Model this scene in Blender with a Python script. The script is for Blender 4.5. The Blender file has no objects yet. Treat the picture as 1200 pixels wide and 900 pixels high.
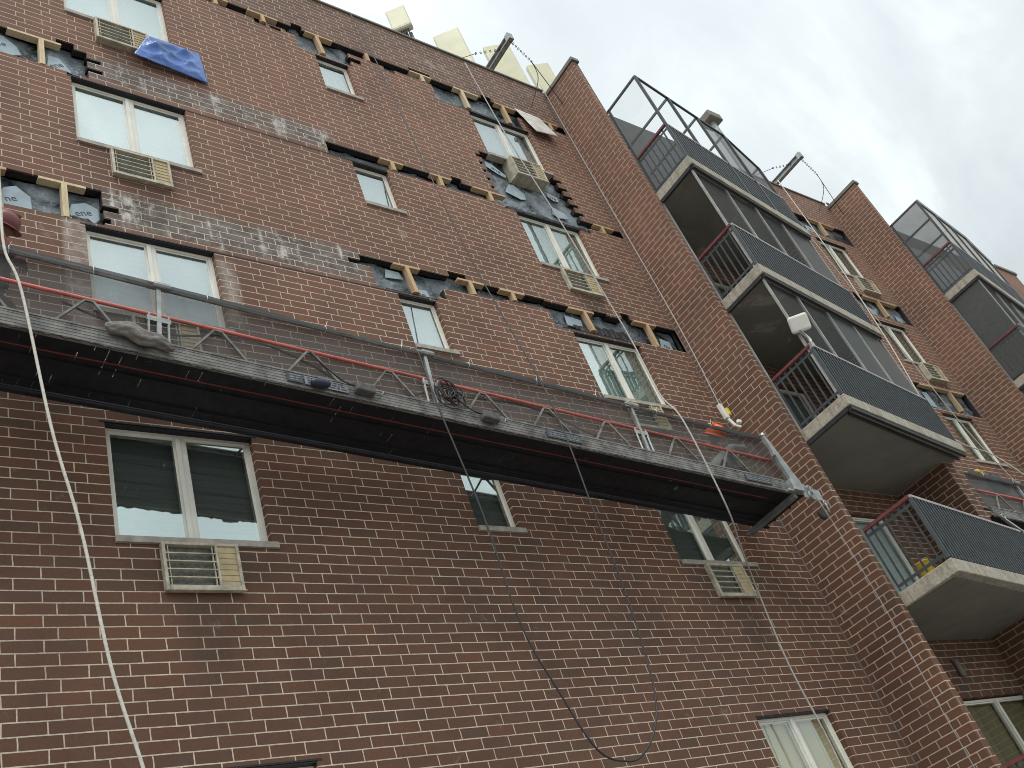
import bpy, bmesh, math, random
from mathutils import Vector, Matrix
random.seed(7)
sc = bpy.context.scene
COL = sc.collection

# ------------------------------------------------------------------ camera, sky, sun, exposure
cam_d = bpy.data.cameras.new("camera"); cam = bpy.data.objects.new("camera", cam_d); COL.objects.link(cam)
RIGHT = Vector((0.7890051, -0.5309077, -0.3092052)); DOWN = Vector((0.1340025, 0.6398642, -0.7567147)); FWD = Vector((0.5995951, 0.5556175, 0.5759991))
mw = Matrix.Identity(4)
for i in range(3):
    mw[i][0] = RIGHT[i]; mw[i][1] = -DOWN[i]; mw[i][2] = -FWD[i]
mw[2][3] = 1.6
cam.matrix_world = mw
cam_d.sensor_width = 36; cam_d.lens = 1176.745 / 1200 * 36; cam_d.clip_start = 0.05; cam_d.clip_end = 3000
sc.camera = cam
sc.cycles.filter_width = 0.95
sc.view_settings.view_transform = 'Standard'; sc.view_settings.look = 'None'; sc.view_settings.gamma = 1
sc.view_settings.exposure = 0.28; sc.view_settings.use_curve_mapping = False

SUN_EL, SUN_AZ = math.radians(65), math.radians(230)        # azimuth clockwise from +Y
SUN = Vector((math.sin(SUN_AZ) * math.cos(SUN_EL), math.cos(SUN_AZ) * math.cos(SUN_EL), math.sin(SUN_EL)))
w = bpy.data.worlds.new("World"); sc.world = w; w.use_nodes = True
nt = w.node_tree; nt.nodes.clear()
def nd(nt, t, **kw):
    n = nt.nodes.new(t)
    for k, v in kw.items():
        if k.startswith('i_'):
            n.inputs[k[2:].replace('_', ' ')].default_value = v
        else: setattr(n, k, v)
    return n
def math_n(nt, op, a, b=None, c=None, clamp=False):
    n = nt.nodes.new('ShaderNodeMath'); n.operation = op; n.use_clamp = clamp
    for i, v in enumerate((a, b, c)):
        if v is None: continue
        if isinstance(v, (int, float)): n.inputs[i].default_value = v
        else: nt.links.new(v, n.inputs[i])
    return n.outputs[0]
def mixc(nt, fac, a, b, mode='MIX'):
    n = nt.nodes.new('ShaderNodeMix'); n.data_type = 'RGBA'; n.blend_type = mode
    for sock, v in ((n.inputs[0], fac), (n.inputs[6], a), (n.inputs[7], b)):
        if isinstance(v, (int, float)): sock.default_value = v
        elif isinstance(v, (tuple, list)): sock.default_value = (*v[:3], 1)
        else: nt.links.new(v, sock)
    return n.outputs[2]
def ramp(nt, fac, stops, interp='LINEAR'):
    n = nt.nodes.new('ShaderNodeValToRGB'); r = n.color_ramp; r.interpolation = interp
    while len(r.elements) < len(stops): r.elements.new(0.5)
    for e, (p, c) in zip(r.elements, stops):
        e.position = p; e.color = (*c, 1) if len(c) == 3 else c
    nt.links.new(fac, n.inputs[0]); return n.outputs[0]
def noise(nt, vec, scale, detail=4, rough=.55, dist=0):
    n = nt.nodes.new('ShaderNodeTexNoise'); n.inputs['Scale'].default_value = scale; n.inputs['Detail'].default_value = detail
    n.inputs['Roughness'].default_value = rough; n.inputs['Distortion'].default_value = dist
    if vec is not None: nt.links.new(vec, n.inputs['Vector'])
    return n.outputs['Fac']
tc = nd(nt, 'ShaderNodeTexCoord')
sky = nd(nt, 'ShaderNodeTexSky'); sky.sky_type = 'NISHITA'; sky.sun_disc = False
sky.sun_elevation = SUN_EL; sky.sun_rotation = SUN_AZ
n1 = noise(nt, tc.outputs['Generated'], 2.6, 7, .52, .5)
mp = nd(nt, 'ShaderNodeMapping'); mp.inputs['Scale'].default_value = (1.0, 2.4, 1.6); mp.inputs['Location'].default_value = (.7, .2, .4)
nt.links.new(tc.outputs['Generated'], mp.inputs['Vector'])
n2 = noise(nt, mp.outputs['Vector'], 2.4, 8, .55, .8)
nn = math_n(nt, 'ADD', math_n(nt, 'MULTIPLY', n1, .45), math_n(nt, 'MULTIPLY', n2, .55))
cl = ramp(nt, nn, [(.36, (5.3, 5.75, 5.98)), (.46, (5.75, 6.25, 6.45)), (.54, (6.4, 6.95, 7.1)), (.65, (8.3, 8.95, 8.95))])
dt = nd(nt, 'ShaderNodeVectorMath', operation='DOT_PRODUCT'); nt.links.new(tc.outputs['Generated'], dt.inputs[0]); dt.inputs[1].default_value = SUN
glow = math_n(nt, 'MULTIPLY_ADD', math_n(nt, 'SMOOTH_MAX', dt.outputs['Value'], 0.0, .2), 0.75, 0.97)
cl2 = nd(nt, 'ShaderNodeVectorMath', operation='SCALE'); nt.links.new(cl, cl2.inputs[0]); nt.links.new(glow, cl2.inputs['Scale'])
col = mixc(nt, .93, sky.outputs['Color'], cl2.outputs['Vector'])
bg = nd(nt, 'ShaderNodeBackground'); bg.inputs['Strength'].default_value = 0.1; nt.links.new(col, bg.inputs['Color'])
wo = nd(nt, 'ShaderNodeOutputWorld'); nt.links.new(bg.outputs[0], wo.inputs['Surface'])
sl = bpy.data.lights.new("sun", 'SUN'); sl.energy = 1.9; sl.angle = math.radians(36); sl.color = (1, .965, .92)
so = bpy.data.objects.new("sun", sl); COL.objects.link(so); so.rotation_euler = SUN.to_track_quat('Z', 'Y').to_euler(); so.location = (0, -5, 30)

# ------------------------------------------------------------------ materials
D = 7.394                    # plane of the brick facade
def mat(name, color, rough=.6, metal=0, var=.12, scale=6, bump=0, bscale=40, spec=.4, alpha=1, trans=0):
    m = bpy.data.materials.new(name); m.use_nodes = True; t = m.node_tree; b = t.nodes['Principled BSDF']
    g = t.nodes.new('ShaderNodeNewGeometry')
    n = noise(t, g.outputs['Position'], scale, 6, .6)
    c0 = tuple(max(0, c * (1 - var * 1.6)) for c in color); c1 = tuple(min(1, c * (1 + var * 1.6)) for c in color)
    t.links.new(ramp(t, n, [(.3, c0), (.7, c1)]), b.inputs['Base Color'])
    b.inputs['Roughness'].default_value = rough; b.inputs['Metallic'].default_value = metal
    b.inputs['Specular IOR Level'].default_value = spec
    if bump:
        bp = t.nodes.new('ShaderNodeBump'); bp.inputs['Strength'].default_value = bump; bp.inputs['Distance'].default_value = .01
        t.links.new(noise(t, g.outputs['Position'], bscale, 5, .6), bp.inputs['Height']); t.links.new(bp.outputs[0], b.inputs['Normal'])
    return m
def brick_mat():
    m = bpy.data.materials.new('brick_masonry'); m.use_nodes = True; t = m.node_tree; b = t.nodes['Principled BSDF']
    g = t.nodes.new('ShaderNodeNewGeometry')
    P = nd(t, 'ShaderNodeSeparateXYZ'); t.links.new(g.outputs['Position'], P.inputs[0])
    Nn = nd(t, 'ShaderNodeSeparateXYZ'); t.links.new(g.outputs['True Normal'], Nn.inputs[0])
    ax = math_n(t, 'GREATER_THAN', math_n(t, 'ABSOLUTE', Nn.outputs[0]), .5)
    u = math_n(t, 'ADD', math_n(t, 'MULTIPLY', math_n(t, 'SUBTRACT', P.outputs[1], D - .1), ax),
               math_n(t, 'MULTIPLY', math_n(t, 'SUBTRACT', P.outputs[0], 1.829 - 31.1), math_n(t, 'SUBTRACT', 1, ax)))
    u = math_n(t, 'ADD', u, 31.1)
    # slight unevenness of the laying
    wob = math_n(t, 'MULTIPLY', math_n(t, 'SUBTRACT', noise(t, g.outputs['Position'], 3.5, 3), .5), .010)
    v = math_n(t, 'ADD', math_n(t, 'SUBTRACT', P.outputs[2], 5.956 - 107.7), wob)
    u = math_n(t, 'ADD', u, math_n(t, 'MULTIPLY', math_n(t, 'SUBTRACT', noise(t, g.outputs['Position'], 5.3, 3), .5), .016))
    cv = nd(t, 'ShaderNodeCombineXYZ'); t.links.new(u, cv.inputs[0]); t.links.new(v, cv.inputs[1])
    def btex(c1, c2, mo, bias=0):
        bt = nd(t, 'ShaderNodeTexBrick'); bt.offset = .3333; bt.offset_frequency = 2; bt.squash = 1
        t.links.new(cv.outputs[0], bt.inputs['Vector']); bt.inputs['Scale'].default_value = 1
        bt.inputs['Brick Width'].default_value = .311; bt.inputs['Row Height'].default_value = .1077
        bt.inputs['Mortar Size'].default_value = .0058; bt.inputs['Mortar Smooth'].default_value = .15; bt.inputs['Bias'].default_value = bias
        for s, c in (('Color1', c1), ('Color2', c2), ('Mortar', mo)): bt.inputs[s].default_value = (*c, 1)
        return bt
    bt = btex((0, 0, 0), (1, 1, 1), (.5, .5, .5))
    rnd = bt.outputs['Color']; mort = bt.outputs['Fac']
    pos = g.outputs['Position']
    big = noise(t, pos, .55, 4, .6); mid = noise(t, pos, 2.2, 4, .6); fine = noise(t, pos, 46, 5, .7)
    # shuffle: each brick picks from the ramp by its random value moved about by a broad noise
    pick = math_n(t, 'ADD', math_n(t, 'MULTIPLY', rnd, .56), math_n(t, 'MULTIPLY', big, .44))
    bc = ramp(t, pick, [(.12, (.096, .065, .046)), (.30, (.120, .064, .043)), (.46, (.138, .067, .043)), (.62, (.125, .065, .043)), (.80, (.148, .069, .042)), (.93, (.215, .090, .044))])
    # redder, paler bricks in the upper storeys, browner ones low down
    hi = math_n(t, 'SMOOTHSTEP' if False else 'MULTIPLY', math_n(t, 'SUBTRACT', P.outputs[2], 7.2, clamp=False), .16, clamp=True)
    hi = math_n(t, 'MINIMUM', hi, 1.0)
    bc = mixc(t, hi, bc, mixc(t, .45, bc, (.288, .151, .104)))
    bc = mixc(t, math_n(t, 'MULTIPLY', math_n(t, 'SUBTRACT', mid, .35, clamp=True), .5, clamp=True), bc, (.060, .042, .034))
    bc = mixc(t, 1.0, bc, ramp(t, noise(t, pos, .8, 6, .65, .4), [(.3, (.78, .78, .80)), (.5, (1, 1, 1)), (.7, (1.2, 1.15, 1.1))]), 'MULTIPLY')
    bc = mixc(t, .42, bc, ramp(t, fine, [(.3, (.35, .35, .35)), (.7, (.68, .68, .68))]), 'OVERLAY')
    def rect(x0, x1, z0, z1, s=.06):
        def edge(val, e, sign):
            d = math_n(t, 'SUBTRACT', val, e) if sign > 0 else math_n(t, 'SUBTRACT', e, val)
            return math_n(t, 'DIVIDE', d, s, clamp=True)
        a = math_n(t, 'MULTIPLY', edge(P.outputs[0], x0, 1), edge(P.outputs[0], x1, -1))
        c = math_n(t, 'MULTIPLY', edge(P.outputs[2], z0, 1), edge(P.outputs[2], z1, -1))
        return math_n(t, 'MULTIPLY', a, c)
    onw = math_n(t, 'SUBTRACT', 1, ax)
    # old grey-brown strips over the lintels with lime run-off
    g1 = rect(2.60, 6.30, 10.63, 11.36, .16); g2 = rect(2.65, 6.42, 13.41, 14.06, .18); g3 = rect(2.2, 7.0, 16.15, 16.6)
    grey = math_n(t, 'MULTIPLY', math_n(t, 'ADD', g1, g2, clamp=True), onw)
    para = math_n(t, 'MULTIPLY', rect(-4, 12.3, 16.84, 18.1, .02), onw)
    bc = mixc(t, math_n(t, 'MULTIPLY', grey, .85), bc, mixc(t, rnd, (.088, .072, .061), (.155, .131, .114)))
    bc = mixc(t, math_n(t, 'MULTIPLY', para, .6), bc, mixc(t, rnd, (.110, .074, .058), (.160, .112, .090)))
    mpn = nd(t, 'ShaderNodeMapping'); t.links.new(pos, mpn.inputs['Vector']); mpn.inputs['Scale'].default_value = (7.0, 1, .9)
    streak = ramp(t, noise(t, mpn.outputs[0], 1.0, 5, .62), [(.53, (0, 0, 0)), (.65, (1, 1, 1))])
    blot = ramp(t, noise(t, pos, 9, 5, .65), [(.42, (0, 0, 0)), (.62, (1, 1, 1))])
    sm = math_n(t, 'MULTIPLY', math_n(t, 'MULTIPLY', streak, blot), math_n(t, 'MULTIPLY', grey, 1.0))
    sp1 = rect(6.95, 7.12, 11.78, 12.05, .1); sp2 = rect(2.38, 2.68, 9.0, 10.66, .05); sp3 = rect(4.05, 4.35, 9.4, 10.55, .12); sp4 = rect(8.7, 9.9, 17.2, 17.55, .2)
    spots = math_n(t, 'ADD', math_n(t, 'MULTIPLY', sp1, .55), math_n(t, 'MULTIPLY', math_n(t, 'ADD', sp2, sp3), .5))
    spots = math_n(t, 'ADD', spots, math_n(t, 'MULTIPLY', math_n(t, 'MULTIPLY', sp4, blot), .5))
    loose = ramp(t, noise(t, pos, 2.1, 6, .7, .6), [(.64, (0, 0, 0)), (.78, (.30, .30, .30))])
    sm = math_n(t, 'ADD', sm, math_n(t, 'MULTIPLY', math_n(t, 'MULTIPLY', grey, blot), .16))
    sm = math_n(t, 'ADD', math_n(t, 'ADD', sm, loose), math_n(t, 'MULTIPLY', spots, math_n(t, 'ADD', math_n(t, 'MULTIPLY', blot, .6), .4)), clamp=True)
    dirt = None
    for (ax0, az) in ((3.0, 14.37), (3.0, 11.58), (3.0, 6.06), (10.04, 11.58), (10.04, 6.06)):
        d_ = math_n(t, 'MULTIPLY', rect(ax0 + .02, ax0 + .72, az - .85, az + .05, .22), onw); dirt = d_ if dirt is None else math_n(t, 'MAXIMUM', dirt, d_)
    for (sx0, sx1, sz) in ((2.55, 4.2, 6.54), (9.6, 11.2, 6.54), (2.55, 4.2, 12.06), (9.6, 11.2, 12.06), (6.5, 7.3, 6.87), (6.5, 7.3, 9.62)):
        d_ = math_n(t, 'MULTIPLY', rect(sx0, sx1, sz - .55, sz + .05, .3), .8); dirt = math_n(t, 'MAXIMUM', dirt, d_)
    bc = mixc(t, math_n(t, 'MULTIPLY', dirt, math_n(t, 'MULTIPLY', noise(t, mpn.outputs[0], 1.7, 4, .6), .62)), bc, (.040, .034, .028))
    bc = mixc(t, sm, bc, (.56, .53, .48))
    mc = ramp(t, noise(t, pos, 1.6, 5, .65), [(.3, (.37, .30, .23)), (.48, (.50, .415, .32)), (.62, (.57, .48, .355)), (.72, (.63, .53, .35))])
    mc = mixc(t, .35, mc, ramp(t, noise(t, pos, 30, 4), [(.3, (.22, .22, .22)), (.62, (.75, .75, .75))]), 'OVERLAY')
    mc = mixc(t, math_n(t, 'MULTIPLY', hi, .5), mc, (.52, .395, .315))
    mc = mixc(t, math_n(t, 'MULTIPLY', grey, .6), mc, (.60, .56, .50))
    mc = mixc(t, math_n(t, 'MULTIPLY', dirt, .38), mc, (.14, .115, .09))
    fin = mixc(t, mort, bc, mc)
    t.links.new(fin, b.inputs['Base Color']); b.inputs['Roughness'].default_value = .82; b.inputs['Specular IOR Level'].default_value = .28
    h = math_n(t, 'ADD', math_n(t, 'MULTIPLY', mort, -.8), math_n(t, 'ADD', math_n(t, 'MULTIPLY', fine, .35), math_n(t, 'MULTIPLY', rnd, .35)))
    bp = nd(t, 'ShaderNodeBump'); bp.inputs['Strength'].default_value = .55; bp.inputs['Distance'].default_value = .006
    t.links.new(h, bp.inputs['Height']); t.links.new(bp.outputs[0], b.inputs['Normal'])
    return m
def glass_mat(name, refl, tint):
    m = bpy.data.materials.new(name); m.use_nodes = True; t = m.node_tree; t.nodes.clear()
    o = nd(t, 'ShaderNodeOutputMaterial'); tr = nd(t, 'ShaderNodeBsdfTransparent'); tr.inputs[0].default_value = (.93, .96, .95, 1)
    gl = nd(t, 'ShaderNodeBsdfGlossy'); gl.inputs['Roughness'].default_value = .015; gl.inputs[0].default_value = (*tint, 1)
    g = nd(t, 'ShaderNodeNewGeometry'); bp = nd(t, 'ShaderNodeBump'); bp.inputs['Strength'].default_value = .014; bp.inputs['Distance'].default_value = .05
    t.links.new(noise(t, g.outputs['Position'], 2.2, 2), bp.inputs['Height']); t.links.new(bp.outputs[0], gl.inputs['Normal'])
    mx = nd(t, 'ShaderNodeMixShader'); mx.inputs[0].default_value = refl
    t.links.new(tr.outputs[0], mx.inputs[1]); t.links.new(gl.outputs[0], mx.inputs[2]); t.links.new(mx.outputs[0], o.inputs[0])
    return m
def veil_mat(name, color, opac, weave=0, var=.25):
    """see-through netting: part diffuse, part transparent"""
    m = bpy.data.materials.new(name); m.use_nodes = True; t = m.node_tree; t.nodes.clear()
    o = nd(t, 'ShaderNodeOutputMaterial'); tr = nd(t, 'ShaderNodeBsdfTransparent'); df = nd(t, 'ShaderNodeBsdfPrincipled')
    df.inputs['Base Color'].default_value = (*color, 1); df.inputs['Roughness'].default_value = .6
    g = nd(t, 'ShaderNodeNewGeometry'); n = noise(t, g.outputs['Position'], 2.4, 5, .6, .8)
    f = math_n(t, 'ADD', opac - var * .5, math_n(t, 'MULTIPLY', n, var), clamp=True)
    mx = nd(t, 'ShaderNodeMixShader'); t.links.new(f, mx.inputs[0]); t.links.new(tr.outputs[0], mx.inputs[1]); t.links.new(df.outputs[0], mx.inputs[2])
    t.links.new(mx.outputs[0], o.inputs[0]); return m
def blind_mat(name, color, pitch=.05, depth=.25, vertical=False):
    m = bpy.data.materials.new(name); m.use_nodes = True; t = m.node_tree; b = t.nodes['Principled BSDF']
    g = t.nodes.new('ShaderNodeNewGeometry'); P = nd(t, 'ShaderNodeSeparateXYZ'); t.links.new(g.outputs['Position'], P.inputs[0])
    s = math_n(t, 'FRACT', math_n(t, 'DIVIDE', P.outputs[0 if vertical else 2], pitch))
    t.links.new(ramp(t, s, [(0, tuple(c * (1 - depth) for c in color)), (.12, color), (.9, tuple(min(1, c * 1.05) for c in color)), (1, tuple(c * (1 - depth) for c in color))]), b.inputs['Base Color'])
    b.inputs['Roughness'].default_value = .5; return m
def membrane_mat():
    m = bpy.data.materials.new('plastic_membrane'); m.use_nodes = True; t = m.node_tree; b = t.nodes['Principled BSDF']
    g = t.nodes.new('ShaderNodeNewGeometry'); pos = g.outputs['Position']
    n = noise(t, pos, 1.5, 5, .55, 1.2)
    n2 = noise(t, pos, 8, 5, .6, 2.0)
    c = ramp(t, n, [(.36, (.02, .026, .033)), (.46, (.12, .142, .16)), (.60, (.27, .31, .335))])
    c = mixc(t, math_n(t, 'MULTIPLY', ramp(t, n2, [(.54, (0, 0, 0)), (.62, (1, 1, 1))]), .4), c, (.36, .42, .45))
    t.links.new(c, b.inputs['Base Color']); b.inputs['Roughness'].default_value = .24; b.inputs['Specular IOR Level'].default_value = .6
    bp = nd(t, 'ShaderNodeBump'); bp.inputs['Strength'].default_value = .55; bp.inputs['Distance'].default_value = .03
    t.links.new(noise(t, pos, 7, 5, .6, 2.2), bp.inputs['Height']); t.links.new(bp.outputs[0], b.inputs['Normal']); return m
def soffit_mat():
    m = bpy.data.materials.new('peeling_soffit_paint'); m.use_nodes = True; t = m.node_tree; b = t.nodes['Principled BSDF']
    g = t.nodes.new('ShaderNodeNewGeometry'); pos = g.outputs['Position']
    n = noise(t, pos, .9, 6, .62, .7)
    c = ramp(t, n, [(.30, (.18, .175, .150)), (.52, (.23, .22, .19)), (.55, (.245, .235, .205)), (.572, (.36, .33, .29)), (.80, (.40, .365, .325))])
    c = mixc(t, .3, c, ramp(t, noise(t, pos, 14, 5), [(.3, (.35, .35, .35)), (.7, (.65, .65, .65))]), 'OVERLAY')
    t.links.new(c, b.inputs['Base Color']); b.inputs['Roughness'].default_value = .8; return m
def concrete_mat(name, c0, c1, c2):
    m = bpy.data.materials.new(name); m.use_nodes = True; t = m.node_tree; b = t.nodes['Principled BSDF']
    g = t.nodes.new('ShaderNodeNewGeometry'); pos = g.outputs['Position']
    c = ramp(t, noise(t, pos, 3.2, 8, .7, .4), [(.28, c0), (.5, c1), (.72, c2)])
    c = mixc(t, .6, c, ramp(t, noise(t, pos, 26, 6, .7), [(.32, (.25, .24, .22)), (.6, (.62, .62, .62))]), 'OVERLAY')
    mpn = nd(t, 'ShaderNodeMapping'); mpn.inputs['Scale'].default_value = (9, 9, .6); t.links.new(pos, mpn.inputs['Vector'])
    c = mixc(t, 1.0, c, ramp(t, noise(t, mpn.outputs[0], 1.2, 6, .65), [(.36, (.70, .68, .64)), (.50, (1, 1, 1)), (.68, (1.06, 1.05, 1.03))]), 'MULTIPLY')
    t.links.new(c, b.inputs['Base Color']); b.inputs['Roughness'].default_value = .85
    bp = nd(t, 'ShaderNodeBump'); bp.inputs['Strength'].default_value = .4; bp.inputs['Distance'].default_value = .01
    t.links.new(noise(t, pos, 34, 6), bp.inputs['Height']); t.links.new(bp.outputs[0], b.inputs['Normal']); return m
def wood_mat(name, color):
    m = bpy.data.materials.new(name); m.use_nodes = True; t = m.node_tree; b = t.nodes['Principled BSDF']
    tcn = nd(t, 'ShaderNodeTexCoord'); mpn = nd(t, 'ShaderNodeMapping'); mpn.inputs['Scale'].default_value = (14, 14, 1.5)
    t.links.new(tcn.outputs['Object'], mpn.inputs['Vector'])
    c0 = tuple(c * .72 for c in color); t.links.new(ramp(t, noise(t, mpn.outputs[0], 3, 5, .6, .6), [(.35, c0), (.65, color)]), b.inputs['Base Color'])
    b.inputs['Roughness'].default_value = .75; return m
def ribbed_alu():
    m = mat('weathered_aluminium', (.185, .178, .165), .7, .05, .38, 7, .25, 60)
    return m
M = dict(
    brick=brick_mat(),
    frame=mat('cream_window_frame', (.76, .74, .66), .45, 0, .05, 5),
    sill=mat('stone_sill', (.36, .325, .28), .8, 0, .15, 12, .3),
    lintel=mat('black_steel_lintel', (.012, .012, .014), .5, 0, .2, 10),
    glass=glass_mat('window_glass', .36, (.84, .88, .875)),
    glassdark=glass_mat('dim_window_glass', .36, (.85, .95, .92)),
    glassclear=glass_mat('clear_window_glass', .15, (.9, .95, .93)),
    blind=blind_mat('white_blind', (.60, .64, .65), .09, .10),
    blindteal=blind_mat('pale_teal_blind', (.50, .62, .56), .3, .05),
    blindgrey=blind_mat('grey_blind', (.27, .278, .268), .085, .25),
    curtain=blind_mat('tan_curtain', (.64, .51, .33), .23, .25, True),
    olive=blind_mat('olive_room', (.27, .215, .12), .7, .2, True),
    ac=mat('cream_enamel_casing', (.455, .415, .315), .55, 0, .24, 11, .15),
    acdark=mat('dark_fin_stack', (.12, .115, .095), .7, 0, .3, 30, .4),
    actan=mat('tan_vent_panel', (.47, .38, .22), .6, 0, .12, 8),
    membrane=membrane_mat(),
    wrap=mat('pale_wrap_print', (.34, .42, .46), .35, 0, .12, 5),
    cavity=mat('shade_dark_gap_reveal', (.022, .019, .018), .8, 0, .3, 20, .5, 40),  # sides of the brick gaps: the shadow inside is put into this near-black colour
    ink=mat('dark_print_ink', (.05, .06, .065), .5, 0, .1),
    timber=wood_mat('fresh_pine', (.60, .42, .235)),
    timberpale=wood_mat('pale_pine', (.70, .56, .35)),
    concrete=concrete_mat('weathered_concrete', (.30, .272, .222), (.38, .35, .285), (.43, .395, .325)),
    coping=mat('brown_metal_coping', (.155, .135, .115), .5, .1, .15, 4),
    soffit=soffit_mat(),
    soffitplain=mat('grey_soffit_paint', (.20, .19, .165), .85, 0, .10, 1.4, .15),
    stucco=mat('dark_grey_stucco', (.062, .064, .063), .85, 0, .08, 2, .2),
    railtop=mat('sky_sheen_handrail', (.33, .30, .295), .4, .2, .2, 12),  # front and end handrails: reflected sky painted in as a paler colour
    rail=mat('blue_grey_railing_steel', (.072, .082, .086), .36, .2, .15, 8),
    maroon=mat('maroon_handrail_paint', (.17, .05, .055), .4, 0, .15, 8),
    track=mat('dark_screen_track', (.03, .032, .036), .5, 0, .15),
    mull=mat('grey_screen_mullion', (.36, .36, .34), .5, .2, .12),
    cagegrey=mat('dark_cage_frame', (.07, .074, .075), .5, .2, .1),
    screen=veil_mat('dark_insect_screen', (.045, .047, .043), .38, var=.12),
    screenpale=veil_mat('pale_insect_screen', (.088, .094, .090), .72, var=.12),
    cagemesh=veil_mat('clear_mesh_infill', (.36, .38, .39), .17, var=.12),
    cageroof=veil_mat('translucent_roof_sheet', (.52, .50, .44), .75, var=.2),
    net=veil_mat('black_debris_netting', (.048, .046, .043), .68, var=.2),
    netthick=veil_mat('doubled_debris_netting', (.024, .023, .022), .90, var=.2),
    netfar=veil_mat('grey_debris_netting', (.055, .056, .055), .84, var=.5),
    alu=ribbed_alu(),
    galv=mat('galvanised_steel', (.33, .345, .335), .45, .55, .2, 9, .1),
    darksteel=mat('grimy_dark_steel', (.055, .055, .055), .55, .3, .3, 14),
    tubegrey=mat('dull_grey_tube', (.17, .17, .165), .55, .2, .2, 8),
    grime=mat('dried_mortar_grime', (.075, .07, .063), .95, 0, .4, 25, .8, 60),
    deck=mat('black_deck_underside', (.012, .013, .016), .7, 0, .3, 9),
    redpaint=mat('faded_red_paint', (.52, .130, .098), .5, 0, .18, 5),
    maroonline=mat('dark_red_line', (.20, .022, .022), .5),
    rope=mat('white_braided_rope', (.60, .57, .50), .9, 0, .12, 30, .5, 200),
    ropegrey=mat('grey_braided_rope', (.40, .385, .35), .9, 0, .15, 30, .5, 200),
    cable=mat('black_rubber_cable', (.032, .031, .030), .55, 0, .15),
    wire=mat('steel_wire', (.26, .26, .26), .5, .5, .1),
    tarp=mat('blue_tarpaulin', (.095, .19, .50), .28, 0, .15, 7, 1.0, 13),
    cloth=mat('dirty_white_sheet', (.58, .55, .50), .7, 0, .12, 6, .4, 12),
    antenna=mat('cream_antenna_shell', (.62, .60, .42), .5, 0, .05, 3),
    sack=mat('grey_sack_cloth', (.20, .185, .165), .95, 0, .2, 14, 1.0, 24),
    orange=mat('orange_hard_hat', (.95, .15, .045), .4, 0, .05),
    maroonhat=mat('maroon_hard_hat', (.20, .065, .06), .4, 0, .08),
    skin=mat('skin', (.36, .20, .14), .55, 0, .06),
    darkcloth=mat('dark_work_clothes', (.04, .045, .05), .9, 0, .2, 12),
    redcloth=mat('maroon_jacket', (.17, .04, .045), .9, 0, .15, 12),
    greycloth=mat('grey_sweatshirt', (.36, .36, .33), .9, 0, .12, 12),
    denim=mat('blue_denim', (.10, .145, .19), .9, 0, .2, 12),
    yellow=mat('yellow_plastic', (.72, .52, .05), .4, 0, .1),
    boxgrey=mat('grey_rubber_box', (.10, .098, .09), .8, 0, .2, 20, .3, 60),
    platedark=mat('worn_grey_label', (.20, .205, .21), .6, 0, .2, 12),
    white=mat('white_plastic', (.75, .74, .66), .4, 0, .05),
    blue=mat('navy_plastic', (.022, .028, .055), .4, 0, .1),
    asphalt=mat('pale_concrete_paving', (.21, .20, .19), .9, 0, .2, 3),
    roofing=mat('roof_gravel', (.25, .24, .23), .95, 0, .15, 5),
)

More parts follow.
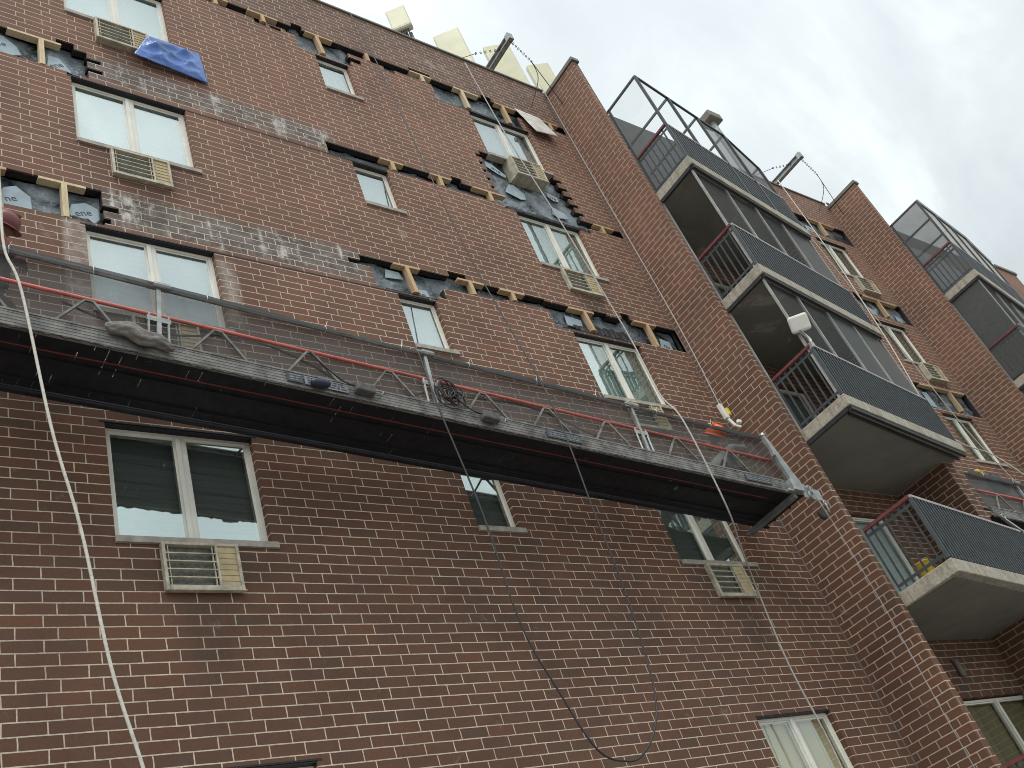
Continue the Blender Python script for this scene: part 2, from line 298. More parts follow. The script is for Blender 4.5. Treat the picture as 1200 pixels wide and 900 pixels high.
# ------------------------------------------------------------------ mesh helpers
class MB:
    def __init__(s): s.v = []; s.f = []; s.mi = []
    def add(s, vs, fs, mi=0):
        o = len(s.v); s.v += [tuple(p) for p in vs]; s.f += [tuple(i + o for i in f) for f in fs]; s.mi += [mi] * len(fs); return s
    def box(s, x0, x1, y0, y1, z0, z1, mi=0):
        return s.add([(x0, y0, z0), (x1, y0, z0), (x1, y1, z0), (x0, y1, z0), (x0, y0, z1), (x1, y0, z1), (x1, y1, z1), (x0, y1, z1)],
                     [(0, 3, 2, 1), (4, 5, 6, 7), (0, 1, 5, 4), (1, 2, 6, 5), (2, 3, 7, 6), (3, 0, 4, 7)], mi)
    def prism(s, poly, z0, z1, mi=0):
        n = len(poly); vs = [(x, y, z0) for x, y in poly] + [(x, y, z1) for x, y in poly]
        return s.add(vs, [tuple(range(n - 1, -1, -1)), tuple(range(n, 2 * n))] + [(i, (i + 1) % n, n + (i + 1) % n, n + i) for i in range(n)], mi)
    def beam(s, a, b, w, h, up=(0, 0, 1), mi=0, w2=None, h2=None):
        a, b = Vector(a), Vector(b); d = (b - a).normalized(); up = Vector(up)
        if abs(d.dot(up)) > .98: up = Vector((0, 1, 0))
        r = d.cross(up).normalized(); q = r.cross(d)
        w2 = w if w2 is None else w2; h2 = h if h2 is None else h2
        vs = [a + r * sx * w / 2 + q * sz * h / 2 for sx, sz in ((-1, -1), (1, -1), (1, 1), (-1, 1))] + [b + r * sx * w2 / 2 + q * sz * h2 / 2 for sx, sz in ((-1, -1), (1, -1), (1, 1), (-1, 1))]
        return s.add(vs, [(0, 1, 2, 3), (7, 6, 5, 4), (0, 4, 5, 1), (1, 5, 6, 2), (2, 6, 7, 3), (3, 7, 4, 0)], mi)
    def tube(s, pts, r, n=8, mi=0, r2=None):
        pts = [Vector(p) for p in pts]; rings = []; k = len(pts)
        prev = None
        for i, p in enumerate(pts):
            d = (pts[min(i + 1, k - 1)] - pts[max(i - 1, 0)]).normalized()
            if prev is None:
                up = Vector((0, 0, 1)) if abs(d.z) < .9 else Vector((0, 1, 0)); a = d.cross(up).normalized()
            else: a = (prev - d * prev.dot(d)).normalized()
            prev = a; c = d.cross(a)
            rr = r if r2 is None else r + (r2 - r) * i / (k - 1)
            rings.append([p + (a * math.cos(t) + c * math.sin(t)) * rr for t in [2 * math.pi * j / n for j in range(n)]])
        vs = [q for rg in rings for q in rg]; fs = []
        for i in range(k - 1):
            for j in range(n): fs.append((i * n + j, i * n + (j + 1) % n, (i + 1) * n + (j + 1) % n, (i + 1) * n + j))
        fs += [tuple(range(n - 1, -1, -1)), tuple((k - 1) * n + j for j in range(n))]
        return s.add(vs, fs, mi)
    def ring(s, c, axis, R, r, n=16, m=6, mi=0):
        c, ax = Vector(c), Vector(axis).normalized(); t = Vector((0, 0, 1)) if abs(ax.z) < .9 else Vector((1, 0, 0))
        a = ax.cross(t).normalized(); b = ax.cross(a); vs = []; fs = []
        for i in range(n):
            d = a * math.cos(2 * math.pi * i / n) + b * math.sin(2 * math.pi * i / n)
            for j in range(m):
                th = 2 * math.pi * j / m; vs.append(c + d * (R + r * math.cos(th)) + ax * r * math.sin(th))
        for i in range(n):
            for j in range(m): fs.append((i * m + j, ((i + 1) % n) * m + j, ((i + 1) % n) * m + (j + 1) % m, i * m + (j + 1) % m))
        return s.add(vs, fs, mi)
    def lathe(s, c, prof, n=20, axis=(0, 0, 1), mi=0, sx=1, sy=1):
        c, ax = Vector(c), Vector(axis).normalized(); t = Vector((0, 1, 0)) if abs(ax.y) < .9 else Vector((1, 0, 0))
        a = ax.cross(t).normalized(); b = ax.cross(a); vs = []; fs = []
        for (r, h) in prof:
            for j in range(n):
                th = 2 * math.pi * j / n; vs.append(c + ax * h + a * r * sx * math.cos(th) + b * r * sy * math.sin(th))
        k = len(prof)
        for i in range(k - 1):
            for j in range(n): fs.append((i * n + j, i * n + (j + 1) % n, (i + 1) * n + (j + 1) % n, (i + 1) * n + j))
        fs += [tuple(range(n - 1, -1, -1)), tuple((k - 1) * n + j for j in range(n))]
        return s.add(vs, fs, mi)
    def build(s, name, m, parent=None, smooth=False, bevel=0, loc=None):
        me = bpy.data.meshes.new(name); vs = s.v
        if loc is not None: vs = [tuple(Vector(p) - Vector(loc)) for p in vs]
        me.from_pydata(vs, [], s.f); me.update()
        ms = m if isinstance(m, (list, tuple)) else [m]
        for q in ms: me.materials.append(q)
        for p, i in zip(me.polygons, s.mi): p.material_index = i; p.use_smooth = smooth
        b = bmesh.new(); b.from_mesh(me); bmesh.ops.recalc_face_normals(b, faces=b.faces); b.to_mesh(me); b.free()
        o = bpy.data.objects.new(name, me); COL.objects.link(o)
        if loc is not None: o.location = loc
        if parent is not None: o.parent = parent
        if bevel:
            bv = o.modifiers.new('bevel', 'BEVEL'); bv.width = bevel; bv.segments = 2; bv.limit_method = 'ANGLE'
        return o
def tag(o, label=None, cat=None, group=None, kind=None):
    for k, v in (('label', label), ('category', cat), ('group', group), ('kind', kind)):
        if v: o[k] = v
    return o
def thing(name, loc, label, cat, group=None, rot=(0, 0, 0)):
    o = bpy.data.objects.new(name, None); COL.objects.link(o); o.location = loc; o.rotation_euler = rot; o.empty_display_size = .2
    return tag(o, label, cat, group)
def smooth_path(pts, sub=6):
    pts = [Vector(p) for p in pts]; out = []
    for i in range(len(pts) - 1):
        p0, p1, p2, p3 = pts[max(i - 1, 0)], pts[i], pts[i + 1], pts[min(i + 2, len(pts) - 1)]
        for k in range(sub):
            t = k / sub
            out.append(.5 * ((2 * p1) + (p2 - p0) * t + (2 * p0 - 5 * p1 + 4 * p2 - p3) * t * t + (3 * p1 - p0 - 3 * p2 + p3) * t ** 3))
    out.append(pts[-1]); return out

# ------------------------------------------------------------------ setting: ground
tag(MB().add([(-1500, -1500, 0), (1500, -1500, 0), (1500, 1500, 0), (-1500, 1500, 0)], [(0, 1, 2, 3)]).build('ground', M['asphalt']), kind='structure')

# ------------------------------------------------------------------ the apartment building
B = thing('apartment_building', (12, D, 0), 'brown brick apartment block under facade repair, with recessed windows, piers and concrete balconies', 'building')
def bpart(mb, name, m, parent=None, **kw):
    o = mb.build(name, m, None, **kw); o.parent = parent or B
    if parent is None: o.matrix_parent_inverse = Matrix.Translation(-Vector((12, D, 0)))
    return o
ZT = 18.04
LX, SX, RX, WX = (2.643, 4.085), (6.59, 7.20), (9.667, 11.08), (20.05, 21.32)
SILL = [3.238, 6.597, 9.347, 12.119, 14.909]; HT = 1.263; SB, ST = .335, 1.259
C = lambda k: 5.956 + .1077 * k
wins = []          # (x0,x1,z0,z1,kind,row)
for r, z in enumerate(SILL):
    wins.append((*LX, z, z + HT, 'double', r)); wins.append((*RX, z, z + HT, 'double', r))
    if r: wins.append((*SX, z + SB, z + ST, 'single', r)); wins.append((*WX, z, z + HT, 'double', r))
DOOR = (13.05, 15.2)
slabs = [2.25, 5.58, 8.33, 11.05, 13.78]
doors = [(DOOR[0], DOOR[1], z + .02, z + 2.05) for z in slabs[:4]]
lowwin = (12.60, 17.87, 2.32, 4.46)
doors = doors[1:] + [lowwin]
gaps = []          # brick taken out: (x0,x1,z0,z1)
t1, t2, t2l, t3 = C(49), C(72), C(75), C(101)
gaps += [(-.5, 2.86, 10.66, t1 + .02), (2.855, 3.03, C(47) - .1077, C(47)), (2.855, 2.93, C(45) - .1, C(45))]
gaps += [(-.5, 2.87, 13.45, t2l), (2.865, 3.04, C(74) - .1, C(74)), (2.865, 3.05, C(72) - .1, C(72)), (2.6, 2.75, 13.40, 13.46)]
gaps += [(5.97, 6.17, C(47), C(48) - .01), (6.16, 6.3, C(47), C(49)), (6.29, 7.26, 10.64, t1), (7.25, 7.42, 10.70, C(46)), (7.25, 7.52, C(46), t1), (7.51, 8.02, 10.93, t1), (8.01, 8.5, 10.95, t1), (8.49, 9.36, C(47) - .03, t1 - .02),
         (9.35, 11.0, 10.64, t1 - .0538), (10.99, 12.235, 10.70, t1)]
gaps += [(6.22, 7.2, 13.38, t2 - .0), (7.19, 9.5, 13.44, t2 - .0), (11.3, 12.235, 13.50, t2)]
dl, dr = 9.42, 11.13
for k in range(70, 83):
    z0, z1 = C(k), C(k + 1); odd = k % 2
    x0 = 9.46 + (z0 - 13.5) * -.02 - (.11 if odd else 0.0); x1 = 11.33 - (z0 - 13.5) * .17 + (.15 if odd else 0)
    gaps.append((x0, x1, z0 - .002, z1))
gaps.append((9.45, 11.38, 13.36, C(70) + .01))
gaps += [(3.0, 6.2, 16.60, t3), (6.15, 6.32, 16.55, t3), (6.31, 7.3, 16.19, t3), (7.29, 7.52, 16.36, 16.5), (7.29, 9.05, 16.60, t3), (9.0, 10.98, 16.15, t3), (10.97, 12.235, 16.58, t3), (5.86, 6.06, 16.49, 16.57)]
gaps += [(8.6, 9.06, t3 - .01, t3 + .09), (10.35, 10.66, t1 - .06, t1 + .0), (11.0, 11.2, t1 - .01, t1 + .1), (7.62, 7.93, t1 - .01, t1 + .1), (8.5, 8.7, t2 - .01, t2 + .1), (2.5, 2.72, t2l - .01, t2l + .1), (.9, 1.3, t2l - .01, t2l + .1), (6.30, 6.5, t3 - .01, t3 + .1), (10.2, 10.45, t3 - .01, t3 + .1), (1.25, 1.5, t1 + .01, t1 + .12), (5.6, 5.8, 16.49, 16.61), (8.0, 8.22, 16.49, 16.61), (9.36, 9.5, 10.64, 10.74)]
gaps += [(19.8, 21.95, 16.36, 16.98), (19.9, 21.95, 13.56, 14.22), (19.7, 21.95, 10.72, 11.42)]
holes = [(a, b, c, d, .36) for a, b, c, d, *_ in wins] + [(a, b, c, d, .36) for a, b, c, d in doors] + [(a, b, c, d, .11) for a, b, c, d in gaps]
acs = []           # (x0, z1, proud, label)
X0, X1 = -5.0, 36.0
xs = sorted({X0, X1} | {round(h[i], 4) for h in holes for i in (0, 1)}); zs = sorted({0.0, ZT} | {round(h[i], 4) for h in holes for i in (2, 3)})
xs = [x for x in xs if X0 <= x <= X1]; zs = [z for z in zs if 0 <= z <= ZT]
def depth_at(x, z):
    d = 0
    for a, b, c, e, q in holes:
        if a < x < b and c < z < e: d = max(d, q)
    return d
nx, nz = len(xs) - 1, len(zs) - 1
dep = [[depth_at((xs[i] + xs[i + 1]) / 2, (zs[j] + zs[j + 1]) / 2) for j in range(nz)] for i in range(nx)]
wm = MB()
for i in range(nx):
    for j in range(nz):
        a, b, c, e = xs[i], xs[i + 1], zs[j], zs[j + 1]; d = dep[i][j]
        if d == 0: wm.add([(a, D, c), (b, D, c), (b, D, e), (a, D, e)], [(0, 1, 2, 3)])
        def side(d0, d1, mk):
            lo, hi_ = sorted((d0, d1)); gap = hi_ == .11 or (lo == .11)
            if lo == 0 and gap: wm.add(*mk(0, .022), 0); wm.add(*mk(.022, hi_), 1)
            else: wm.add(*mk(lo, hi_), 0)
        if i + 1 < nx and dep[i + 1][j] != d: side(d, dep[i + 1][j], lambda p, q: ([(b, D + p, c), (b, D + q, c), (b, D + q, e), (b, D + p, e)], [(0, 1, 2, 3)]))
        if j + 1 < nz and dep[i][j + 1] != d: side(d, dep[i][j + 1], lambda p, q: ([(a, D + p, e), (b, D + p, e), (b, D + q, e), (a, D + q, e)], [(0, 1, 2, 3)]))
wm.add([(X0, D, 0), (X0, D + 14, 0), (X0, D + 14, ZT), (X0, D, ZT)], [(0, 1, 2, 3)])
wm.add([(X1, D, 0), (X1, D + 14, 0), (X1, D + 14, ZT), (X1, D, ZT)], [(0, 1, 2, 3)])
wm.add([(X0, D + 14, 0), (X1, D + 14, 0), (X1, D + 14, ZT), (X0, D + 14, ZT)], [(0, 1, 2, 3)])
wm.add([(X0, D + .3, ZT), (X1, D + .3, ZT), (X1, D + .3, 17.3), (X0, D + .3, 17.3)], [(0, 1, 2, 3)])
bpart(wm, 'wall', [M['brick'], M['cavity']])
bpart(MB().add([(X0, D + .3, 17.3), (X1, D + .3, 17.3), (X1, D + 14, 17.3), (X0, D + 14, 17.3)], [(0, 1, 2, 3)]), 'roof', M['roofing'])
cp = MB()
for a, b in ((X0, 12.22), (16.4, 21.98)):
    cp.box(a, b, D - .035, D + .33, ZT, ZT + .055)
bpart(cp, 'coping', M['coping'], bevel=.008)

# lintels and drip flashings above the openings
# plastic weather membrane behind the missing bricks, with printed pieces
def cluster(x, z): return (0 if x < 4 and z < 14.5 else 1 if x < 12.3 else 2, 0 if z < 12 else 1 if z < 15.5 else 2)
membs = {}
for q, (a, b, c, e) in enumerate(gaps):
    y = D + .1095 - .0004 * (q % 13); k = cluster(a, c); ni = max(1, int((b - a) / .045)); nj = max(1, int((e - c) / .045)); vs = []
    for i in range(ni + 1):
        for j in range(nj + 1):
            x, z = a - .003 + (b - a + .006) * i / ni, c - .002 + (e - c + .004) * j / nj
            f1 = abs(math.sin(x * 5.3 + z * 9 + math.sin(z * 7) * 1.5)) ** .6; f2 = abs(math.sin(x * 13 - z * 11 + 2 * math.sin(x * 3.1)))
            vs.append((x, y + .035 * f1 + .008 * f2 - .006, z))
    membs.setdefault(k, MB()).add(vs, [(i * (nj + 1) + j, (i + 1) * (nj + 1) + j, (i + 1) * (nj + 1) + j + 1, i * (nj + 1) + j + 1) for i in range(ni) for j in range(nj)])
membs = {k: bpart(v, 'weather_membrane', M['membrane']) for k, v in membs.items()}
def text_mesh(body, size, loc, rot, name, m, parent):
    cu = bpy.data.curves.new(name, 'FONT'); cu.body = body; cu.size = size; cu.extrude = .0008
    o = bpy.data.objects.new(name, cu); COL.objects.link(o)
    dg = bpy.context.evaluated_depsgraph_get(); me = bpy.data.meshes.new_from_object(o.evaluated_get(dg)); bpy.data.objects.remove(o)
    me.name = name; o = bpy.data.objects.new(name, me); COL.objects.link(o); me.materials.clear(); me.materials.append(m)
    o.parent = parent; o.matrix_parent_inverse = parent.matrix_world.inverted() if False else Matrix.Identity(4)
    o.matrix_local = Matrix.Translation(loc) @ rot; return o
flips = [(1.86, 10.73, [(-.10, .06), (.0, .30), (.12, .37), (.26, .24), (.27, .02), (.08, -.02), (-.05, .0)], 'ne', 22),
         (2.50, 10.72, [(.0, .12), (.05, .29), (.2, .36), (.33, .30), (.33, .12), (.26, .02), (.12, .0)], 'ene', 22),
         (2.42, 13.50, [(-.02, .10), (.0, .33), (.12, .33), (.26, .12), (.24, .03), (.10, .03)], 'ene', 38),
         (1.72, 13.55, [(-.1, .15), (.0, .36), (.18, .40), (.33, .25), (.38, .1), (.2, .0)], 'ne', 20),
         (9.56, 14.50, [(.0, .1), (.02, .26), (.16, .22), (.40, .0), (.36, -.07), (.2, -.02)], 'ene', -28),
         (9.75, 14.0, [(.0, .0), (.16, .25), (.28, .28), (.45, .1), (.43, -.06), (.3, -.1)], None, 0),
         (10.70, 13.70, [(.0, .06), (.08, .27), (.34, .18), (.38, .05), (.1, -.02)], None, 0),
         (10.80, 14.18, [(.0, .08), (.03, .2), (.23, .14), (.25, .02), (.1, .0)], 'ne', -20),
         (9.72, 10.84, [(.0, .0), (.04, .22), (.36, .18), (.34, .0)], None, 0),
         (11.75, 10.72, [(.0, .08), (.07, .30), (.30, .26), (.28, .02), (.1, -.01)], 'ne', -20),
         (6.55, 10.98, [(.0, .0), (.05, .17), (.26, .17), (.30, .04)], None, 0),
         (6.98, 10.68, [(.0, .0), (-.06, .18), (.2, .22), (.24, .03)], 'ne', 0),
         (20.35, 13.66, [(.0, .0), (.05, .28), (.28, .2), (.3, .02)], None, 0), (21.45, 13.62, [(.0, .04), (.07, .3), (.3, .22), (.2, .0)], None, 0), (20.15, 16.5, [(0, 0), (.05, .25), (.35, .2), (.33, 0)], 'ne', 0), (20.05, 10.85, [(0, 0), (.0, .4), (.22, .42), (.25, .0)], None, 0)]
for x, z, poly, s, ang in flips:
    n = len(poly); y = D + .088
    par = membs[cluster(x, z)]; fm = MB()
    fm.add([(x + p[0], y, z + p[1]) for p in poly] + [(x + p[0] + .01, y + .006, z + p[1]) for p in poly], [tuple(range(n))] + [(i, (i + 1) % n, n + (i + 1) % n, n + i) for i in range(n)])
    fm.build('wrap_print', M['wrap'], par)
    if s:
        cx = sum(p[0] for p in poly) / n; cz = sum(p[1] for p in poly) / n
        text_mesh(s, .135, (x + cx - .035 * len(s) * math.cos(math.radians(ang)), y - .0015, z + cz - .04 - .03 * len(s) * math.sin(math.radians(ang))), Matrix.Rotation(math.radians(90), 4, 'X') @ Matrix.Rotation(math.radians(ang), 4, 'Z'), 'lettering', M['ink'], par)
# loose dark folds hanging on the bottom edge of the gaps
def fold(x0, x1, z0, z1, y=D + .03, seed=0):
    fd = MB(); rr = random.Random(seed); n = max(4, int((x1 - x0) / .05)); vs = []
    for i in range(n + 1):
        x = x0 + (x1 - x0) * i / n; yy = y + rr.uniform(-.02, .03)
        vs += [(x, yy, z0 + rr.uniform(-.01, .03)), (x + rr.uniform(-.02, .02), D + .078, z1 + rr.uniform(-.05, .02))]
    fd.add(vs, [(2 * i, 2 * i + 2, 2 * i + 3, 2 * i + 1) for i in range(n)]); fd.build('loose_flashing', M['lintel'], membs[cluster(x0, z0)])
for k, q in enumerate([(2.33, 2.87, 10.655, 10.80), (2.36, 2.87, 13.45, 13.54), (9.4, 10.3, 10.74, 10.86), (10.3, 11.0, 10.72, 10.95), (7.25, 7.42, 10.70, 10.84), (9.45, 11.35, 13.40, 13.56), (7.0, 7.3, 13.4, 13.5), (9.0, 11.0, 16.15, 16.30), (11.2, 12.0, 16.55, 16.66), (19.8, 20.9, 16.36, 16.5), (20.3, 21.9, 13.56, 13.7), (21.3, 21.95, 16.36, 16.75), (6.3, 7.3, 13.40, 13.47)]): fold(*q, seed=k)

# windows
def make_window(x0, x1, z0, z1, kind, blind, glass, lab=None):
    f = MB(); y0, y1 = D + .072, D + .135; t = .05 if kind != 'single' else .038
    f.box(x0, x1, y0, y1, z1 - t, z1 - .017); f.box(x0, x1, y0, y1, z0 + .002, z0 + t)
    f.box(x0, x0 + t, y0 + .001, y1, z0 + t, z1 - t); f.box(x1 - t, x1, y0 + .001, y1, z0 + t, z1 - t)
    panes = [(x0 + t, x1 - t)]
    if kind in ('double', 'door'):
        xm = (x0 + x1) / 2; f.box(xm - .048, xm - .004, y0 - .012, y1, z0 + t, z1 - t); f.box(xm + .004, xm + .048, y0 + .004, y1, z0 + t, z1 - t); f.box(xm - .004, xm + .004, y0 + .01, y1, z0 + t, z1 - t)
        panes = [(x0 + t, xm - .048), (xm + .048, x1 - t)]
    # inner sash lines
    for a, b in panes:
        f.box(a, b, y0 + .018, y1, z0 + t, z0 + t + .022); f.box(a, b, y0 + .018, y1, z1 - t - .022, z1 - t)
        f.box(a, a + .02, y0 + .018, y1, z0 + t + .022, z1 - t - .022); f.box(b - .02, b, y0 + .018, y1, z0 + t + .022, z1 - t - .022)
    wo_ = bpart(f, 'window' if kind != 'door' else 'balcony_door', M['frame'])
    if lab: wo_['label'] = lab
    def sub(mb, n, m): 
        o = mb.build(n, m, wo_); return o
    for a, b in panes:
        sub(MB().box(a + .02, b - .02, y0 + .019, y0 + .023, z0 + t + .022, z1 - t - .022), 'pane', glass)
    sub(MB().box(x0 + .01, x1 - .01, D + .165, D + .17, z0 + .01, z1 - .01), 'blind', blind)
    if kind != 'door':
        lm = MB(); lm.box(x0, x1, D + .004, D + .17, z1 - .016, z1 - .002); row = min(range(5), key=lambda k: abs(SILL[k] + HT - z1))
        if x0 == LX[0]: lm.box(x0 - .05, x1 + (3.0 if row in (2, 3) else .05), D - .004, D + .02, z1 - .002, z1 + .014)
        elif row >= 2: lm.box(x0 - .12, x1 + .12, D + .035, D + .105, z1 + .001, z1 + .10)
        sub(lm, 'lintel', M['lintel'])
        sub(MB().box(x0 - .005, x1 + .05, D - .03, D + .10, z0 - .062, z0 + .001), 'sill', M['sill'])
    return wo_
for (a, b, c, e, kind, r) in wins:
    if (a, r) in ((SX[0], 0), (WX[0], 0)): continue
    g, bl = M['glass'], M['blind']
    if r == 1: bl = M['blindgrey']; g = M['glassdark']
    if r == 0: bl = M['curtain']; g = M['glassclear']
    if a == RX[0] and r in (2, 3): bl = M['blindteal']
    if a == WX[0]: bl = M['blindgrey']; g = M['glassdark']
    make_window(a, b, c, e, kind, bl, g)
for k, (a, b, c, e) in enumerate(doors):
    make_window(a, b, c, e, 'door', M['olive'] if (a, b, c, e) == lowwin else M['blind'] if k == 0 else M['blindgrey'], M['glassclear'])

# piers and fin walls
def pier(x0, x1, yf, z1, cop=True):
    o = bpart(MB().box(x0, x1, yf, D + .05, 0, z1), 'pier', M['brick'])
    if cop: MB().box(x0 - .03, x1 + .03, yf - .05, D + .1, z1, z1 + .10).build('coping', M['coping'], o, bevel=.01)
    else: pass
    return o
pier(12.235, 12.385, 6.455, 17.84); pier(21.98, 22.13, 6.455, 17.84)
pier(27.75, 28.95, 6.5, 16.42)
for x in (16.05, 25.9):
    bpart(MB().box(x, x + .32, 6.40, D + .05, 0, 13.6), 'fin_wall', M['brick'])
sjm = mat('grey_joint_sealant', (.17, .15, .145), .7)
for x in (12.222, 21.967): bpart(MB().box(x, x + .012, D - .016, D - .001, 0, 17.9), 'sealant_joint', sjm)

# balconies
def yf(x, xb): return 5.56 + (x - xb) * .1328
def balcony(xb, z, xe, screen_above=None, pale=(), cage=False, door=None, soffit_track=True, roofmat=None):
    th = .2
    poly = [(xb, 5.56), (xe, yf(xe, xb)), (xe, D - .001), (xb, D - .001)]
    s = MB(); s.prism(poly, z - th, z)
    # underside panel, set a little below the slab
    sp = MB(); sp.prism([(xb + .10, 5.70), (xe - .10, yf(xe, xb) + .14), (xe - .10, D - .004), (xb + .02, D - .004)], z - th - .014, z - th - .002)
    o = bpart(s, 'balcony', M['concrete'], bevel=.012)
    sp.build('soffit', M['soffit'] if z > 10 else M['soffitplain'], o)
    if soffit_track:
        tr = MB(); zt = z - th - .03
        tr.beam((xb + .035, 5.61, zt), (xe - .03, yf(xe, xb) + .05, zt), .05, .055); tr.beam((xb + .035, 5.64, zt), (xb + .035, D - .02, zt), .05, .055)
        tr.beam((xb + .12, 5.72, zt - .004), (xe - .08, yf(xe, xb) + .15, zt - .004), .03, .05)
        tr.build('screen_track', M['track'], o)
    # railing
    r = MB(); zr = z + 1.0; A = Vector((xb + .05, 6.43, 0)); Bc = Vector((xb + .05, 5.61, 0)); E_ = Vector((xe - .05, yf(xe, xb) + .05, 0)); F = Vector((xe - .05, D - .05, 0))
    for p, q in ((A, Bc), (Bc, E_), (E_, F)):
        L = (q - p).length; n = int(L / .104); d = (q - p) / n
        for k in range(n + 1):
            c = p + d * k
            bw, bd = (.028, .010) if p is A else (.020, .055)
            r.beam((c.x, c.y, z + .03), (c.x, c.y, zr - .045), bw, bd, up=(q - p).normalized().cross(Vector((0, 0, 1))))
        for zz in (z + .09, zr - .12): r.beam((p.x, p.y, zz), (q.x, q.y, zz), .012, .04)
    ro = r.build('railing', M['rail'], o)
    h = MB()
    h.beam((A.x, A.y, zr - .02), (Bc.x, Bc.y, zr - .02), .055, .045); h.build('handrail', M['maroon'], o)
    h = MB(); h.beam((Bc.x, Bc.y, zr - .018), (E_.x, E_.y, zr - .018), .055, .04); h.beam((E_.x, E_.y, zr - .02), (F.x, F.y, zr - .02), .05, .04); h.build('handrail', M['railtop'], o)
    mx = [xb + .06, xb + 1.07, xb + 2.03, xb + 2.96, xe - .06]
    if screen_above:
        z1 = screen_above - .25; fr = MB(); ps = {0: MB(), 1: MB()}
        for k, x in enumerate(mx): fr.beam((x, yf(x, xb) + .10, z), (x, yf(x, xb) + .10, z1), .024, .04, up=(0, 1, 0))
        fr.beam((xb + .06, 7.3, z), (xb + .06, 7.3, z1), .03, .04, up=(0, 1, 0)); fr.beam((xb + .05, 6.47, z), (xb + .05, 6.47, z1), .03, .03, up=(0, 1, 0))
        fr.build('screen_frame', M['mull'], o)
        for k in range(4):
            a, b = mx[k] + .02, mx[k + 1] - .02
            ps[1 if k in pale else 0].add([(a, yf(a, xb) + .105, z + .05), (b, yf(b, xb) + .105, z + .05), (b, yf(b, xb) + .105, z1), (a, yf(a, xb) + .105, z1)], [(0, 1, 2, 3)])
        sd = MB(); sd.add([(xe - .06, yf(xe, xb) + .13, z), (xe - .06, D - .1, z), (xe - .06, D - .1, z1), (xe - .06, yf(xe, xb) + .13, z1)], [(0, 1, 2, 3)]); sd.build('insect_screen', M['screenpale' if 3 in pale else 'screen'], o)
        if xb > 20: sd = MB(); sd.add([(xb + .045, 5.66, z + .05), (xb + .045, 6.44, z + .05), (xb + .045, 6.44, z1), (xb + .045, 5.66, z1)], [(0, 1, 2, 3)]); sd.build('insect_screen', M['screenpale'], o)
        if ps[0].v: ps[0].build('insect_screen', M['screen'], o)
        if ps[1].v: ps[1].build('insect_screen', M['screenpale'], o)
    if cage:
        zc = 16.25; fr = MB()
        fp = [(x, yf(x, xb) + .04) for x in mx]; fp[-1] = (mx[-1] - .1, yf(mx[-1], xb) + .04)
        ztop = lambda k: zc - (.0 if k < 4 else .55)
        for k, (x, y) in enumerate(fp):
            fr.beam((x, y, z + .02), (x, y, ztop(k)), .04, .05, up=(0, 1, 0))
            fr.beam((x, y, ztop(k)), (x, D - .02, ztop(k)), .035, .045)
            if k: fr.beam((fp[k - 1][0], fp[k - 1][1], ztop(k - 1)), (x, y, ztop(k)), .04, .045)
        fr.beam((xb + .06, 6.44, z + .02), (xb + .06, 6.44, zc), .035, .04, up=(0, 1, 0))
        fr.build('cage_frame', M['cagegrey'], o)
        inf = MB(); dk = MB()
        for k in range(4):
            (x0, y0), (x1, y1) = fp[k], fp[k + 1]
            mbk = dk if k in pale else inf
            mbk.add([(x0, y0 + .01, z + .02), (x1, y1 + .01, z + .02), (x1, y1 + .01, ztop(k + 1)), (x0, y0 + .01, ztop(k))], [(0, 1, 2, 3)])
        inf.add([(xb + .05, 5.62, z + .02), (xb + .05, 6.44, z + .02), (xb + .05, 6.44, zc), (xb + .05, 5.62, zc)], [(0, 1, 2, 3)])
        inf.build('cage_mesh', M['cagemesh'], o)
        if dk.v: dk.build('cage_mesh', M['screenpale'] if roofmat is None else M['cageroof'], o)
        if roofmat:
            rf = MB(); n = len(fp)
            for k in range(4):
                (x0, y0), (x1, y1) = fp[k], fp[k + 1]
                rf.add([(x0, y0 - .05, ztop(k) + .03), (x1, y1 - .05, ztop(k + 1) + .03), (x1, D - .6, ztop(k + 1) + .03), (x0, D - .6, ztop(k) + .03)], [(0, 1, 2, 3)])
            rf.build('cage_roof', roofmat, o)
    return o
for xb, xe, alt in ((12.395, 16.42, 0), (22.14, 26.25, 1)):
    balcony(xb, 2.25, xe, soffit_track=False)
    balcony(xb, 5.58, xe, None, soffit_track=False)
    balcony(xb, 8.33, xe, 11.05, pale=(2, 3) if not alt else (0, 3))
    balcony(xb, 11.05, xe, 13.78, pale=(3,) if not alt else (2, 3))
    balcony(xb, 13.78, xe, None, pale=(2, 3) if not alt else (0, 1, 2, 3), cage=True, roofmat=None if not alt else M['cageroof'])
    bpart(MB().box(xb - .0, xe - .08 if xb < 20 else 29.5, D - .02, D - .003, 13.79, 18.2), 'stucco_panel', M['stucco'])

